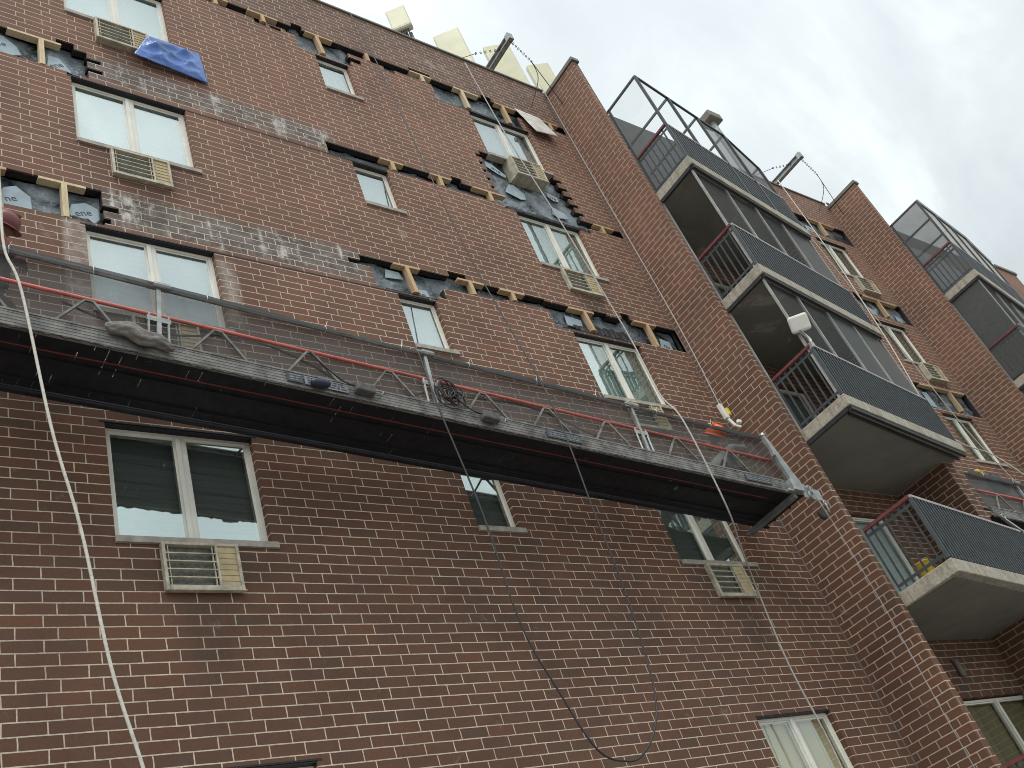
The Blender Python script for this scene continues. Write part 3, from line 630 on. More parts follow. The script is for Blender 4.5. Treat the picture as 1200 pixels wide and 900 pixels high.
# ------------------------------------------------------------------ air conditioners under the windows
def air_con(x0, z1, proud, label, drop=.0):
    W_, H_ = .70, .475; yF = D - proud
    t = thing('air_conditioner', (x0 + W_ / 2, D, z1 - H_), label, 'air conditioner', 'through-wall air conditioners under the windows')
    L = (x0 + W_ / 2, D, z1 - H_)
    def put(mb, n, m, **k):
        o = mb.build(n, m, t, **k); o.matrix_parent_inverse = Matrix.Translation(-Vector(L)); return o
    c = MB(); e = .03
    c.box(x0, x0 + e, yF, D + .3, z1 - H_, z1); c.box(x0 + W_ - e, x0 + W_, yF, D + .3, z1 - H_, z1)
    c.box(x0 + e, x0 + W_ - e, yF, D + .3, z1 - e, z1 - .001); c.box(x0 + e, x0 + W_ - e, yF, D + .3, z1 - H_ + .001, z1 - H_ + e + .012)
    c.box(x0 - .012, x0 + W_ + .012, yF - .006, yF + .03, z1 - H_ - .012, z1 - H_)
    put(c, 'casing', M['ac'], bevel=.005)
    xg0, xg1 = x0 + e, x0 + W_ * .68; xp1 = x0 + W_ - e; zb, zt = z1 - H_ + e + .012, z1 - e
    put(MB().box(xg0, xg1, yF + .05, yF + .06, zb, zt), 'fins', M['acdark'])
    g = MB()
    for k in range(1, 5): z = zb + (zt - zb) * k / 5; g.box(xg0, xg1, yF + .006, yF + .022, z - .0055, z + .0055)
    g.box(xg1 - .028, xg1 - .018, yF + .012, yF + .03, zb, zt); g.box(xg0 + .02, xg0 + .028, yF + .012, yF + .03, zb, zt); g.box(xg1, xg1 + .018, yF + .002, yF + .03, zb, zt)
    put(g, 'grille', M['ac'])
    p = MB(); p.box(xg1 + .018, xp1, yF + .018, yF + .03, zb, zt)
    for k in range(1, 7): z = zb + (zt - zb) * k / 7; p.box(xg1 + .018, xp1, yF + .012, yF + .02, z - .006, z + .006)
    put(p, 'vent_panel', M['actan'])
    return t
ACZ = [z - .065 for z in SILL]
for args in ((3.005, ACZ[4], .09, 'cream air conditioner under the top left window, touching the blue tarpaulin'),
             (3.005, ACZ[3], .065, 'cream air conditioner under the left window next below the blue tarpaulin'),
             (3.005, ACZ[2], .065, 'cream air conditioner half hidden behind the long scaffold netting and grey sack'),
             (3.005, ACZ[1], .065, 'cream air conditioner on the lower left wall, right below the shaded window under the scaffold'),
             (10.03, ACZ[4], .135, 'cream air conditioner jutting out over the torn-out brickwork and plastic membrane'),
             (10.04, ACZ[3], .065, 'cream air conditioner crossed by the pale rope, below the window under the torn-out brickwork'),
             (10.04, ACZ[2], .065, 'cream air conditioner partly behind the scaffold top rail near the worker in orange hat'),
             (10.04, ACZ[1], .065, 'cream air conditioner on the lower wall with the pale rope tied at its corner'),
             (20.5, ACZ[4], .09, 'small far air conditioner below the highest window beyond the first balcony stack'),
             (20.55, ACZ[3], .12, 'far weathered air conditioner with planks between two timber-propped gaps beyond the first balconies')):
    air_con(*args)

# ------------------------------------------------------------------ timber props holding up the brick over the gaps
def prop(x, z0, z1, hx0, hx1, label, lean=0.0, pale=False):
    t = thing('timber_prop', (x, D + .05, z0), label, 'timber prop', 'timber props under the cut brickwork')
    L = Vector((x, D + .05, z0)); m = M['timberpale' if pale else 'timber']
    def put(mb, n):
        o = mb.build(n, m, t, bevel=.003); o.matrix_parent_inverse = Matrix.Translation(-L); return o
    put(MB().beam((x + lean, D + .036, z0), (x, D + .036, z1 - (.042 if hx1 else 0)), .062, .088, up=(0, 1, 0)), 'post')
    if hx1: put(MB().box(hx0, hx1, D - .006, D + .088, z1 - .042, z1 - .002), 'header_block')
    put(MB().box(x + lean - .055, x + lean + .055, D + .002, D + .085, z0 - .001, z0 + .014), 'wedge')
P_ = [
 (1.78, 10.665, t1 + .02, 1.45, 1.87, 'timber prop cut by the left picture edge above the maroon helmet'),
 (2.455, 10.665, t1 + .02, 2.19, 2.69, 'tall timber prop standing before printed plastic, directly above the helmeted worker at left'),
 (6.90, 10.71, t1, 6.69, 7.12, 'tall leaning prop above the small window that touches the scaffold rail'),
 (7.975, 10.945, t1, 7.76, 8.23, 'short prop right of the small window nearest the scaffold rail'),
 (8.735, 11.02, t1 - .01, 8.51, 8.97, 'short prop in the lowest gap, halfway between the small and wide windows'),
 (10.145, 10.745, t1 - .055, 9.83, 10.35, 'tall prop above the wide window that shows railing reflections'),
 (11.56, 10.71, t1, 11.26, 11.77, 'tall orange-toned prop next to the brick pier in the lowest gap'),
 (2.32, 13.455, t2l, 1.93, 2.56, 'tall pale prop in the upper left gap, level with the bottom of the blue tarpaulin'),
 (7.36, 13.48, t2, 7.15, 7.57, 'short prop at the right corner of the middle-height small window'),
 (8.24, 13.45, t2, 8.07, 8.47, 'short prop where the black cable crosses the middle gap'),
 (9.23, 13.45, t2, 8.9, 9.57, 'short prop at the left end of the torn-out brickwork below the jutting air conditioner'),
 (11.76, 13.51, t2, 11.57, 12.06, 'small prop between the torn-out brickwork and the brick pier'),
 (4.98, 16.605, t3, 4.75, 5.2, 'small prop in the top gap at the upper picture edge'),
 (5.78, 16.605, t3, 5.53, 6.05, 'small prop in the top gap next to the lone missing brick'),
 (6.75, 16.29, t3, 6.55, 7.06, 'tall prop over the highest small window, before grey plastic'),
 (7.715, 16.605, t3, None, None, 'small prop without a header block where the black cable crosses the top gap'),
 (8.85, 16.605, t3, 8.61, 9.07, 'short pale prop in the top gap halfway between the two highest windows'),
 (9.74, 16.26, t3, 9.56, 10.13, 'tall prop over the left sash of the highest wide window'),
 (10.70, 16.26, t3, 10.52, 11.03, 'tall prop left of the white hanging sheet'),
 (11.87, 16.585, t3, 11.66, 12.1, 'small prop between the white sheet and the brick pier'),
 (20.85, 16.46, 16.98, 20.4, 21.5, 'far prop in the highest gap beyond the first balcony stack'),
 (20.95, 13.66, 14.22, 20.35, 21.75, 'far prop in the middle gap beyond the first balcony stack'),
 (21.2, 10.82, 11.42, 20.0, 21.85, 'far prop in the lowest gap, above the second scaffold')]
for k, q in enumerate(P_): prop(*q, lean=(.03 if k in (2, 5, 14) else 0), pale=k in (7, 16, 17, 1))

# ------------------------------------------------------------------ blue tarpaulin and white sheet
def sheet(name, mtl, quad, n, m_, bulge, label, cat, seed, thick=.004):
    rr = random.Random(seed); A_, B2, C2, D2 = [Vector(q) for q in quad]; vs = []
    ph = [rr.uniform(0, 6) for _ in range(8)]
    for i in range(n + 1):
        for j in range(m_ + 1):
            s, t = i / n, j / m_; p = (A_ * (1 - s) + B2 * s) * (1 - t) + (D2 * (1 - s) + C2 * s) * t
            e = min(s, 1 - s, t, 1 - t) * 4
            fo = lambda v: 1 - 2 * abs(math.sin(v)) ** .7; w_ = fo(2.6 * s + 3.2 * t + ph[0]) * .45 + fo(5.1 * s - 2.6 * t + ph[1]) * .35 + fo(9 * s + 6 * t + ph[2]) * .2 + fo(2 * s - 9 * t + ph[3]) * .25
            vs.append((p.x + rr.uniform(-.006, .006), p.y - bulge * (min(e, 1) * (.55 + .45 * w_)), p.z + rr.uniform(-.006, .006)))
    fs = [(i * (m_ + 1) + j, (i + 1) * (m_ + 1) + j, (i + 1) * (m_ + 1) + j + 1, i * (m_ + 1) + j + 1) for i in range(n) for j in range(m_)]
    o = MB().add(vs, fs).build(name, mtl, smooth=True, loc=A_); tag(o, label, cat)
    so_ = o.modifiers.new('solid', 'SOLIDIFY'); so_.thickness = thick
    return o
sheet('tarpaulin', M['tarp'], [(3.679, 7.259, 14.708), (4.462, 7.364, 14.883), (4.495, 7.354, 14.153), (3.443, 7.259, 14.136)], 60, 34, .14, 'crumpled blue tarpaulin fixed to the wall beside the top left air conditioner', 'tarp', 3)
sheet('dust_sheet', M['cloth'], [(10.98, D - .03, t3), (11.60, D - .03, t3 - .02), (11.72, D - .14, 16.14), (11.13, D - .14, 16.03)], 16, 14, .03, 'off-white sheet hanging from the top gap next to the brick pier', 'sheet', 5)

# ------------------------------------------------------------------ suspended scaffolds
def scaffold(origin, tilt, L, label, apex, posts, netm, plates=(), back=True, endframe=True, net_over=.44):
    t = thing('suspended_scaffold', origin, label, 'scaffold', None, (0, math.radians(tilt), 0))
    b = lambda mb, n, m, **k: mb.build(n, m, t, **k)
    BH, RW, MW, DP = .196, .915, .54, .74
    LB = L; L = L + (.34 if endframe else 0)
    fl = MB(); n = int(L / .118)
    rd = random.Random(5)
    for i in range(n):
        fl.box(i * L / n + .0045, (i + 1) * L / n - .0045, .02, DP - .02, .045, .056)
        v = .02
        while v < DP - .02:
            ln = rd.uniform(.02, .16); shut = rd.random() < (.55 if i * L / n < 3.7 else .93)
            if shut: fl.box((i + 1) * L / n - .0044, (i + 1) * L / n + .0044, v, min(v + ln, DP - .02), .046, .055)
            v += ln
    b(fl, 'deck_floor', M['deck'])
    js = MB()
    for v in (.30, .60): js.box(0, L, v - .01, v + .01, .02, .0445)
    b(js, 'deck_joist', M['deck'])
    LD = L; L = LB
    cr = MB(); rc = random.Random(9); nc = int(L / .035); vs = []
    for i in range(nc + 1):
        u = L * i / nc; dz = max(0, rc.gauss(.004, .010)) + .012 * max(0, math.sin(u * 2.3) * math.sin(u * .71 + 1))
        vs += [(u, -.0375, .008), (u, -.037, -dz), (u, -.027, -dz)]
    cr.add(vs, [f for i in range(nc) for f in ((3 * i, 3 * i + 3, 3 * i + 4, 3 * i + 1), (3 * i + 1, 3 * i + 4, 3 * i + 5, 3 * i + 2))]); b(cr, 'mortar_crust', M['grime'])
    for v0, v1 in ((-.03, .0), (DP, DP + .03)):
        L = LB if v0 < 0 else LD; f = MB(); f.box(0, L, v0, v1, .01, BH - .012)
        f.box(0, L, v0 - .006, v1 + .004, 0, .022); f.box(0, L, v0 - .007, v1 + .004, BH - .02, BH)
        for k in range(4): z = .045 + k * .036; f.box(0, L, v0 - .0035, v1, z, z + .008)
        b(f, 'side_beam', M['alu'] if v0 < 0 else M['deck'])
    L = LB
    for v, m in ((-.012, M['redpaint']), (DP + .01, M['alu'])):
        b(MB().tube([(0, v, MW), (L - .06, v, MW)], .018), 'mid_rail', m, smooth=True)
        b(MB().tube([(0, v, RW), (L - .04, v, RW)], .024), 'top_rail', M['galv'] if v < 0 else M['alu'], smooth=True)
    for a in apex:
        for v in (-.012, DP + .01):
            d = MB(); d.beam((a - .27, v, BH), (a - .03, v, MW - .01), .022, .022); d.beam((a + .27, v, BH), (a + .03, v, MW - .01), .022, .022)
            d.box(a - .05, a + .05, v - .012, v + .012, MW - .03, MW - .008); b(d, 'truss_brace', M['alu'])
    for p in posts:
        for v in (-.02, DP + .01):
            q = MB(); q.beam((p, v, BH), (p, v, RW), .04, .03, up=(0, 1, 0)); q.tube([(p - .09, v, BH), (p - .09, v, MW)], .012, 6); q.tube([(p + .09, v, BH), (p + .09, v, MW)], .012, 6)
            q.box(p - .11, p + .11, v - .008, v + .008, MW - .09, MW - .03)
            if v < 0: q.box(p - .10, p + .10, -.042, -.006, RW - .035, RW + .03)
            b(q, 'guard_post', M['galv'])
    for p in posts: cl = MB(); cl.lathe((p - .05, -.04, RW + .005), [(.03, 0), (.034, .02), (.034, .14), (.028, .16)], 10, (1, 0, 0)); b(cl, 'rail_coupler', M['galv'])
    rt = random.Random(3)
    for k in range(int(L / .95)):
        u = .6 + .95 * k + rt.uniform(-.2, .2); ct = MB(); ct.ring((u, -.02, RW), (1, 0, .15), .034, .004, 12, 4); ct.tube([(u, -.05, RW + .01), (u + .012, -.075, RW + .05 + rt.uniform(0, .04))], .0035, 4); b(ct, 'cable_tie', M['white'])
    nn_ = MB(); vs = []; N_ = 90
    LL = L + net_over
    for i in range(N_ + 1):
        u = LL * i / N_; over = max(0, u - (L - .05)) / (net_over + .05); top = RW + .02 - .05 * abs(math.sin(u * 2.1)) * .25 - .80 * over ** 3.2; bot = BH - .005 - .06 * over
        for j in range(7):
            s = j / 6; vs.append((u, .020 - .012 * math.sin(u * 3 + j) * math.sin(math.pi * s) + .10 * over * s, bot + (max(top, bot + .01) - bot) * s))
    nn_.add(vs, [(i * 7 + j, (i + 1) * 7 + j, (i + 1) * 7 + j + 1, i * 7 + j + 1) for i in range(N_) for j in range(6)])
    b(nn_, 'debris_net', netm, smooth=True)
    # doubled hem of the net rolled over the top rail
    hm = MB(); vs = []
    for i in range(N_ + 1):
        u = L * .992 * i / N_; k = .004 + .016 * math.sin(u * .9 + .6) ** 2 + .012 * math.sin(u * 5)
        up_ = RW + (.03 if u < L * .36 else .004 + .024 * max(0, math.sin(u * 1.7))); vs += [(u, -.045, up_), (u, -.047, RW - .022 - k)]
    hm.add(vs, [(2 * i, 2 * i + 2, 2 * i + 3, 2 * i + 1) for i in range(N_)]); b(hm, 'net_hem', M['netthick'])
    b(MB().tube([(0, .16, -.012), (L - .3, .16, -.012)], .006, 6), 'red_line', M['maroonline'])
    if endframe:
        e = MB(); u = L + .02
        e.beam((u - .12, -.09, RW - .02), (u + .07, -.09, .14), .05, .05, up=(0, 1, 0), w2=.17, h2=.06)
        e.tube([(u - .12, -.09, RW - .02), (u - .105, -.09, RW + .03)], .032, 10)
        e.beam((u - .06, -.12, RW - .33), (u - .06, -.06, RW - .33), .10, .06)
        e.box(u - .06, u + .15, -.13, -.03, -.02, .16); e.box(u + .13, u + .52, -.10, -.085, -.10, .08); e.beam((u + .1, -.08, .16), (u + .5, -.09, -.02), .03, .05)
        e.box(u - .15, u - .02, -.10, -.04, -.03, .0)
        b(e, 'end_stirrup', M['galv'], bevel=.006)
        e2 = MB().beam((u - .0, -.05, -.06), (u - .0, DP + .12, -.06), .07, .07); e2.tube([(u, DP + .12, -.06), (u, DP + .16, -.06)], .03, 8)
        b(e2, 'cross_tube', M['tubegrey'])
        hk = MB(); hk.ring((u + .26, -.12, -.05), (0, 1, .2), .045, .012); hk.ring((u + .26, -.13, .06), (0, 1, 0), .03, .011); hk.tube([(u + .26, -.125, .03), (u + .26, -.125, -.01)], .012); b(hk, 'shackle', M['galv'], smooth=True)
        hk = MB(); hk.ring((u + .50, -.11, -.14), (0, 1, .3), .035, .010); hk.tube([(u + .5, -.11, -.1), (u + .49, -.11, -.3)], .012); b(hk, 'shackle', M['galv'], smooth=True)
        wl = MB().lathe((u + .50, -.02, -.25), [(.03, 0), (.075, .01), (.08, .03), (.075, .05), (.03, .06)], 18, (0, 1, 0)); b(wl, 'roller_wheel', M['cable'], smooth=True)
    for (a, b0, b1, mm_) in plates:
        p = MB(); p.box(a, b0, -.050, -.044, .045, .15); b(p, 'name_plate', mm_)
        lines = MB(); rr = random.Random(int(a * 10))
        for k in range(3):
            z = .065 + k * .03; x = a + .03
            while x < b0 - .06: w2 = rr.uniform(.02, .06); lines.box(x, x + w2, -.052, -.0495, z, z + .014); x += w2 + .015
        b(lines, 'plate_mark', b1)
    return t
cs, sn = math.cos(math.radians(5.06)), math.sin(math.radians(5.06))
OX, OY, OZ = -1.0071, 6.425, 8.1529
U = lambda x: (x * 1.00705 - OX) / cs
SCL = U(11.10)
S1 = scaffold((OX, OY, OZ), 5.06, SCL, 'long tilted suspended scaffold with black netting and red mid rail along the brick wall', [U(x) for x in (-.4, .5, 1.3, 2.2, 3.35, 4.28, 5.16, 6.32, 7.2, 8.1, 9.25, 10.2)], [U(x) for x in (-.2, 2.80, 5.66, 8.64)], M['net'],
              plates=((U(3.98), U(4.14), M['platedark'], M['ink']), (U(4.16), U(4.62), M['blue'], M['platedark']), (U(7.05), U(7.55), M['platedark'], M['ink']), (U(10.25), U(10.75), M['platedark'], M['ink'])))
S2 = scaffold((16.62, 6.42, 7.05), 3.2, 5.2, 'shorter suspended scaffold wrapped in grey netting beside the second brick pier', [.6 + .9 * k for k in range(5)], [1.6, 3.9], M['netfar'], endframe=False, net_over=.0)
def on_deck(x, v, h): # world point above the tilted deck floor of the long scaffold
    u = U(x); return Vector((OX + u * cs + (h) * sn, OY + v, OZ - u * sn + h * cs))
# stirrup at the near end of the second scaffold
t = thing('hoist_hook', (16.66, 6.34, 6.98), 'galvanised hook bracket hanging at the near end of the second scaffold', 'hook')
mb = MB(); mb.beam((.0, 0, .0), (.28, -.05, -.32), .05, .04); mb.ring((.02, -.02, .02), (0, 1, 0), .045, .014); mb.ring((.28, -.05, -.33), (0, 1, 0), .04, .012)
mb.build('bracket', M['galv'], t, bevel=.004)

# ------------------------------------------------------------------ things lying on and hanging from the scaffold
def sack(loc, rx, ry, rz, rot, label, m, name='sandbag', cat='sack', sag=.3, seed=1):
    rr = random.Random(seed); n, k = 40, 30; vs = []; fs = []
    for i in range(k + 1):
        th = math.pi * i / k
        for j in range(n):
            ph = 2 * math.pi * j / n
            p = Vector((math.copysign(abs(math.cos(th)) ** .6, math.cos(th)), math.sin(th) * math.copysign(abs(math.cos(ph)) ** .8, math.cos(ph)), math.sin(th) * math.sin(ph)))
            wv = 1 + .10 * math.sin(5 * ph + 3 * th + seed) + .10 * abs(math.sin(8 * th + 2 * ph)) - .14 * abs(math.sin(3 * ph - 6 * th + seed)) ** 6 + rr.uniform(-.03, .03)
            x = p.x * rx; z = p.z * rz * wv - sag * rz * (x / rx) ** 2
            tp = 1 - .35 * max(0, p.x); z *= tp; z -= .25 * rz * math.sin(7 * p.x + 1) * abs(math.sin(th))
            vs.append((x, p.y * ry * wv, z))
    for i in range(k):
        for j in range(n): fs.append((i * n + j, i * n + (j + 1) % n, (i + 1) * n + (j + 1) % n, (i + 1) * n + j))
    o = MB().add(vs, fs).build(name, m, smooth=True); o.location = loc; o.rotation_euler = rot
    return tag(o, label, cat)
sack(on_deck(2.62, -.085, .16), .31, .055, .075, (0, math.radians(17), 0), 'limp grey sack draped over the scaffold beam near the left window', M['sack'], seed=4)
def hang_box(x, w_, label):
    p = on_deck(x, -.09, .10); t = thing('cable_weight', p, label, 'cable weight', 'cable boxes hung on the scaffold beam', (0, math.radians(9), 0))
    MB().box(-w_ / 2, w_ / 2, -.045, .045, -.05, .05).build('housing', M['boxgrey'], t, bevel=.015)
    MB().tube(smooth_path([(-w_ / 2, 0, .02), (-w_ / 2 - .12, .02, .06), (-w_ / 2 - .32, .03, .22), (-w_ / 2 - .45, .05, .38)]), .009, 6).build('lead', M['cable'], t, smooth=True)
    MB().tube(smooth_path([(w_ / 2, 0, .0), (w_ / 2 + .08, .01, .0), (w_ / 2 + .13, .03, .08)]), .009, 6).build('lead', M['wire'], t, smooth=True)
hang_box(4.78, .21, 'grey cable box hung on the scaffold beam between the blue pouch and cable coil')
hang_box(6.27, .21, 'grey cable box hung on the scaffold beam to the right of the cable coil')
p = on_deck(4.30, -.09, .055); o = MB().lathe((0, 0, 0), [(.02, -.10), (.04, -.08), (.045, 0), (.04, .08), (.02, .10)], 12, (1, 0, 0)).build('tool_pouch', M['blue'], smooth=True); o.location = p
tag(o, 'small navy pouch tied to the scaffold beam next to its dark plate', 'pouch')
# coil of cables
cb = MB(); rr = random.Random(11); c0 = on_deck(5.85, -.06, .40)
for k in range(9):
    cb.ring(c0 + Vector((rr.uniform(-.09, .09), rr.uniform(-.01, .03), rr.uniform(-.12, .04))), (rr.uniform(-.4, .4), 1, rr.uniform(-.3, .3)), rr.uniform(.08, .16), .008, 18, 5)
o = cb.build('cable_coil', M['cable'], smooth=True, loc=c0); tag(o, 'tangled coil of black cables hanging on the middle of the scaffold', 'cable coil')
# spool near the left worker
p = on_deck(1.87, .28, .06); t = thing('wire_spool', p, 'round tan brush-rimmed spool standing on the deck next to the left worker', 'spool')
MB().lathe((0, 0, 0), [(.15, 0), (.17, .02), (.17, .05), (.13, .07), (.13, .15), (.17, .17), (.17, .20), (.15, .22)], 22).build('drum', M['timber'], t, smooth=True)
MB().lathe((0, 0, .075), [(.15, 0), (.155, .03), (.15, .07)], 22).build('winding', M['darksteel'], t, smooth=True)
# bits of lumber
for k, (x, v, w_, h, lab) in enumerate(((8.15, .10, .42, .16, 'short pale board behind the netting left of the black bag'), (8.75, .12, .22, .13, 'tiny pale board lying behind the third guard post'))):
    o = MB().box(-w_ / 2, w_ / 2, -.05, .05, -.02, .02).build('timber_offcut', M['timberpale'], bevel=.003); o.location = on_deck(x, v, h + .05); o.rotation_euler = (0, math.radians(6), .1); tag(o, lab, 'offcut')
sack(on_deck(7.75, .25, .24), .40, .16, .17, (0, math.radians(9), .1), 'black rubbish bag lying on the scaffold deck to the left of the short boards', M['darkcloth'], 'rubbish_bag', 'bag', .1, 8)
sack(on_deck(9.35, .3, .27), .26, .15, .20, (0, math.radians(5), .1), 'pale blue cloth bundle behind the netting between the third post and the rope', M['denim'], 'cloth_bundle', 'cloth', .1, 9)
sack((18.15, 6.62, 7.98), .28, .12, .16, (0, .2, .1), 'dark blue bag on the far scaffold at the right picture edge', M['blue'], 'tool_bag', 'bag', .1, 6)
o = sack((17.35, 6.48, 8.06), .20, .05, .04, (0, .15, .2), 'yellow glove-like cloth lying on the top edge of the far scaffold', M['yellow'], 'work_cloth', 'cloth', .2, 7)
# rope grab (fall arrester) in the pier corner
t = thing('rope_grab', (11.93, 7.15, 9.05), 'white rope grab clamped to the line in the corner of wall and pier', 'rope grab')
g = MB(); g.beam((-.03, .0, .28), (.0, 0, 0), .075, .07, w2=.09); g.beam((0, 0, 0), (.05, -.03, -.16), .05, .05); g.beam((.05, -.03, -.15), (.13, -.06, -.19), .04, .045); g.beam((.10, -.06, -.08), (.17, -.08, -.10), .05, .06)
g.build('clamp', M['white'], t, bevel=.012)
MB().box(.03, .10, -.05, .03, .06, .2).build('handle', M['yellow'], t, bevel=.015)
# yellow watering can-like object and lamp on the balconies
t = thing('bucket', (12.62, 6.05, 5.585), 'yellow plastic bucket behind the bars of the lowest full balcony', 'bucket')
MB().lathe((0, 0, 0), [(.09, 0), (.10, .01), (.13, .2), (.135, .2), (.135, .21), (.12, .21)], 18).build('pail', M['yellow'], t, smooth=True)
MB().ring((0, 0, .2), (0, .3, 1), .125, .006, 18).build('bail', M['wire'], t)
t = thing('flood_lamp', (12.47, 5.60, 9.345), 'white square flood lamp clamped on the corner of a balcony handrail', 'lamp')
h = MB().box(-.15, .15, -.05, .05, -.135, .135).build('housing', M['white'], t, bevel=.035); h.location = (-.05, -.05, .36); h.rotation_euler = (math.radians(24), math.radians(6), math.radians(-52))
MB().tube(smooth_path([(.0, 0, -.06), (.03, 0, .02), (.07, .0, .10), (.06, .02, .2), (.0, .03, .27)]), .022, 8).build('arm', M['white'], t, smooth=True)
MB().tube(smooth_path([(.0, 0, .0), (-.03, -.02, .08), (-.05, -.03, .18), (-.10, -.02, .24)]), .010, 6).build('cord', M['galv'], t, smooth=True)
MB().box(-.04, .04, -.04, .04, -.10, .01).build('clamp', M['galv'], t, bevel=.008)
for (x, z, lab) in ((13.02, 4.92, 'round cap on the dark wall below the lowest full balcony'),):
    o = MB().lathe((0, 0, 0), [(.045, 0), (.05, -.02), (.03, -.04)], 14, (0, 1, 0)).build('vent_cap', M['sill'], smooth=True); o.location = (x, D - .002, z); tag(o, lab, 'vent cap')
t = thing('wall_light', (14.55, D, 4.9), 'long grey light fitting on the shaded wall below the lowest full balcony', 'light fitting')
MB().box(-.06, .06, -.07, -.002, -.14, .14).build('body', M['coping'], t, bevel=.03)

# ------------------------------------------------------------------ ropes and cables
def rope(name, pts, r, m, label, cat, sub=8, group=None):
    p = smooth_path(pts, sub); o = MB().tube(p, r, 7).build(name, m, smooth=True, loc=p[len(p) // 2]); return tag(o, label, cat, group)
ROPES = {'left': [(1.541, 6.45, 10.59), (1.549, 6.35, 9.559), (1.554, 6.28, 8.716), (1.66, 6.22, 8.171), (1.825, 6.2, 6.744), (1.984, 6.2, 5.843), (2.108, 6.2, 4.79), (2.25, 6.2, 4.093), (2.32, 6.2, 3.667)], 'loop': [(7.658, 7.33, 17.945), (7.676, 7.2, 16.343), (7.449, 6.75, 11.085), (7.258, 6.28, 8.066), (7.107, 6.2, 6.237), (7.064, 6.2, 5.333), (6.926, 6.2, 4.44), (6.738, 6.2, 4.042), (6.476, 6.2, 3.815), (6.246, 6.2, 3.762), (5.968, 6.2, 3.89), (5.781, 6.2, 4.416), (5.626, 6.2, 5.067), (5.633, 6.2, 6.241), (5.583, 6.24, 7.521), (5.611, 6.29, 8.372)], 'right': [(10.136, 7.33, 17.825), (10.063, 7.15, 15.002), (10.121, 7.0, 12.71), (10.129, 6.85, 10.185), (9.775, 6.6, 8.759), (9.499, 6.28, 7.986), (9.477, 6.28, 6.686), (9.974, 6.7, 6.374), (10.569, 7.18, 6.066), (10.419, 7.17, 4.992), (10.43, 7.16, 4.07), (10.368, 7.15, 3.423)]}
rope('lifeline_rope', ROPES['left'], .0125, M['rope'], 'thick white rope hanging down past the helmeted worker at the left edge', 'rope')
rope('power_cable', ROPES['loop'], .0095, M['cable'], 'black cable looping down from the roof edge and back up to the scaffold', 'cable', 10)
rope('lifeline_rope', ROPES['right'], .0115, M['ropegrey'], 'pale rope from the roof edge down across the right windows and bottom window', 'rope')
rope('corner_line', [(12.10, 7.28, 18.1), (12.07, 7.22, 14.0), (12.06, 7.18, 11.2), (11.92, 7.15, 9.3), (11.93, 7.15, 9.05)], .010, M['ropegrey'], 'thin grey line running down the corner of the main wall and pier', 'rope')
rope('tail_wire', [(11.42, 6.26, 7.08), (11.46, 6.24, 6.4), (11.50, 6.25, 5.2), (11.42, 6.24, 4.0), (11.38, 6.24, 3.0)], .0065, M['wire'], 'thin steel wire trailing down from the scaffold end before the pier', 'wire')
rope('lifeline_rope', [(19.72, 7.2, 17.95), (19.3, 7.05, 14.8), (18.75, 6.95, 12.0), (18.0, 6.8, 9.4), (18.6, 6.5, 8.6), (19.0, 6.3, 7.7), (19.2, 6.2, 6.6)], .012, M['rope'], 'white rope hanging before the far windows past the second scaffold', 'rope')
rope('lifeline_rope', [(19.05, 7.2, 17.9), (19.15, 7.1, 14.5), (19.25, 7.0, 12.0), (19.3, 6.9, 9.6), (19.5, 6.7, 7.6)], .010, M['ropegrey'], 'grey rope close behind the end of the first balcony stack', 'rope')
for k, (q, lab) in enumerate((((10.80, 6.11), 'short white cord tying the pale rope to the lowest right air conditioner'),)):
    o = MB().tube(smooth_path([(10.72, D - .08, 6.12), (10.70, D - .14, 6.11), (10.66, 7.2, 6.13), (10.635, 7.19, 6.14)]), .008, 6).build('tie_cord', M['rope'], smooth=True, loc=(10.7, 7.2, 6.1)); tag(o, lab, 'cord')

hs = [on_deck(x, v, h) for x, v, h in ((2.0, .05, .50), (2.45, .05, .38), (3.0, .06, .42), (3.45, .05, .55), (3.9, .06, .56), (4.35, .05, .40), (4.75, .06, .22), (5.2, .06, .24), (5.6, .06, .40))]
rope('air_hose', hs, .011, M['cable'], 'black hose drooping behind the red mid rail between the left window and the cable coil', 'hose', 6)
hs = [on_deck(x, v, h) for x, v, h in ((6.1, .05, .46), (6.8, .06, .56), (7.3, .05, .50), (7.8, .06, .36), (8.3, .1, .30))]
rope('air_hose', hs, .010, M['cable'], 'black hose along the red mid rail leading to the black rubbish bag', 'hose', 6)
# ------------------------------------------------------------------ roof: antennas and outrigger beams
def antenna(x, y, zt, w_, h, yaw, label, mount=True):
    t = thing('panel_antenna', (x, y, 17.3), label, 'antenna', 'cream panel antennas on the roof', (0, 0, math.radians(yaw)))
    p = MB().box(0, w_, 0, .16, zt - h - 17.3, zt - 17.3).build('radome', M['antenna'], t, bevel=.03)
    tr = MB(); tr.box(.02, w_ - .02, -.006, .02, zt - h - 17.27, zt - h - 17.21)
    tr.build('seam', M['ac'], t)
    s = MB(); s.tube([(w_ / 2, .30, 0), (w_ / 2, .30, zt - 17.45)], .035, 10); s.beam((w_ * .8, .35, .1), (w_ * .8, .2, zt - h - 17.3), .05, .05)
    s.build('mast', M['galv'], t)
    if mount:
        q = MB()
        for zz in (zt - .25, zt - h + .15): q.box(w_ / 2 - .06, w_ / 2 + .06, .14, .34, zz - 17.35, zz - 17.25)
        for k in range(5): q.tube(smooth_path([(w_ * (.25 + .12 * k), .08, zt - h - 17.3), (w_ * (.3 + .1 * k), .12, zt - h - 17.5), (w_ * .5, .28, zt - h - 17.8)]), .018, 6)
        q.build('bracket', M['darksteel'], t)
antenna(9.68, 8.3, 20.88, .43, .76, -47, 'leftmost cream panel antenna, its cables showing under it')
antenna(10.83, 8.3, 20.63, .59, 1.75, -47.5, 'cream panel antenna left of the near roof outrigger beam')
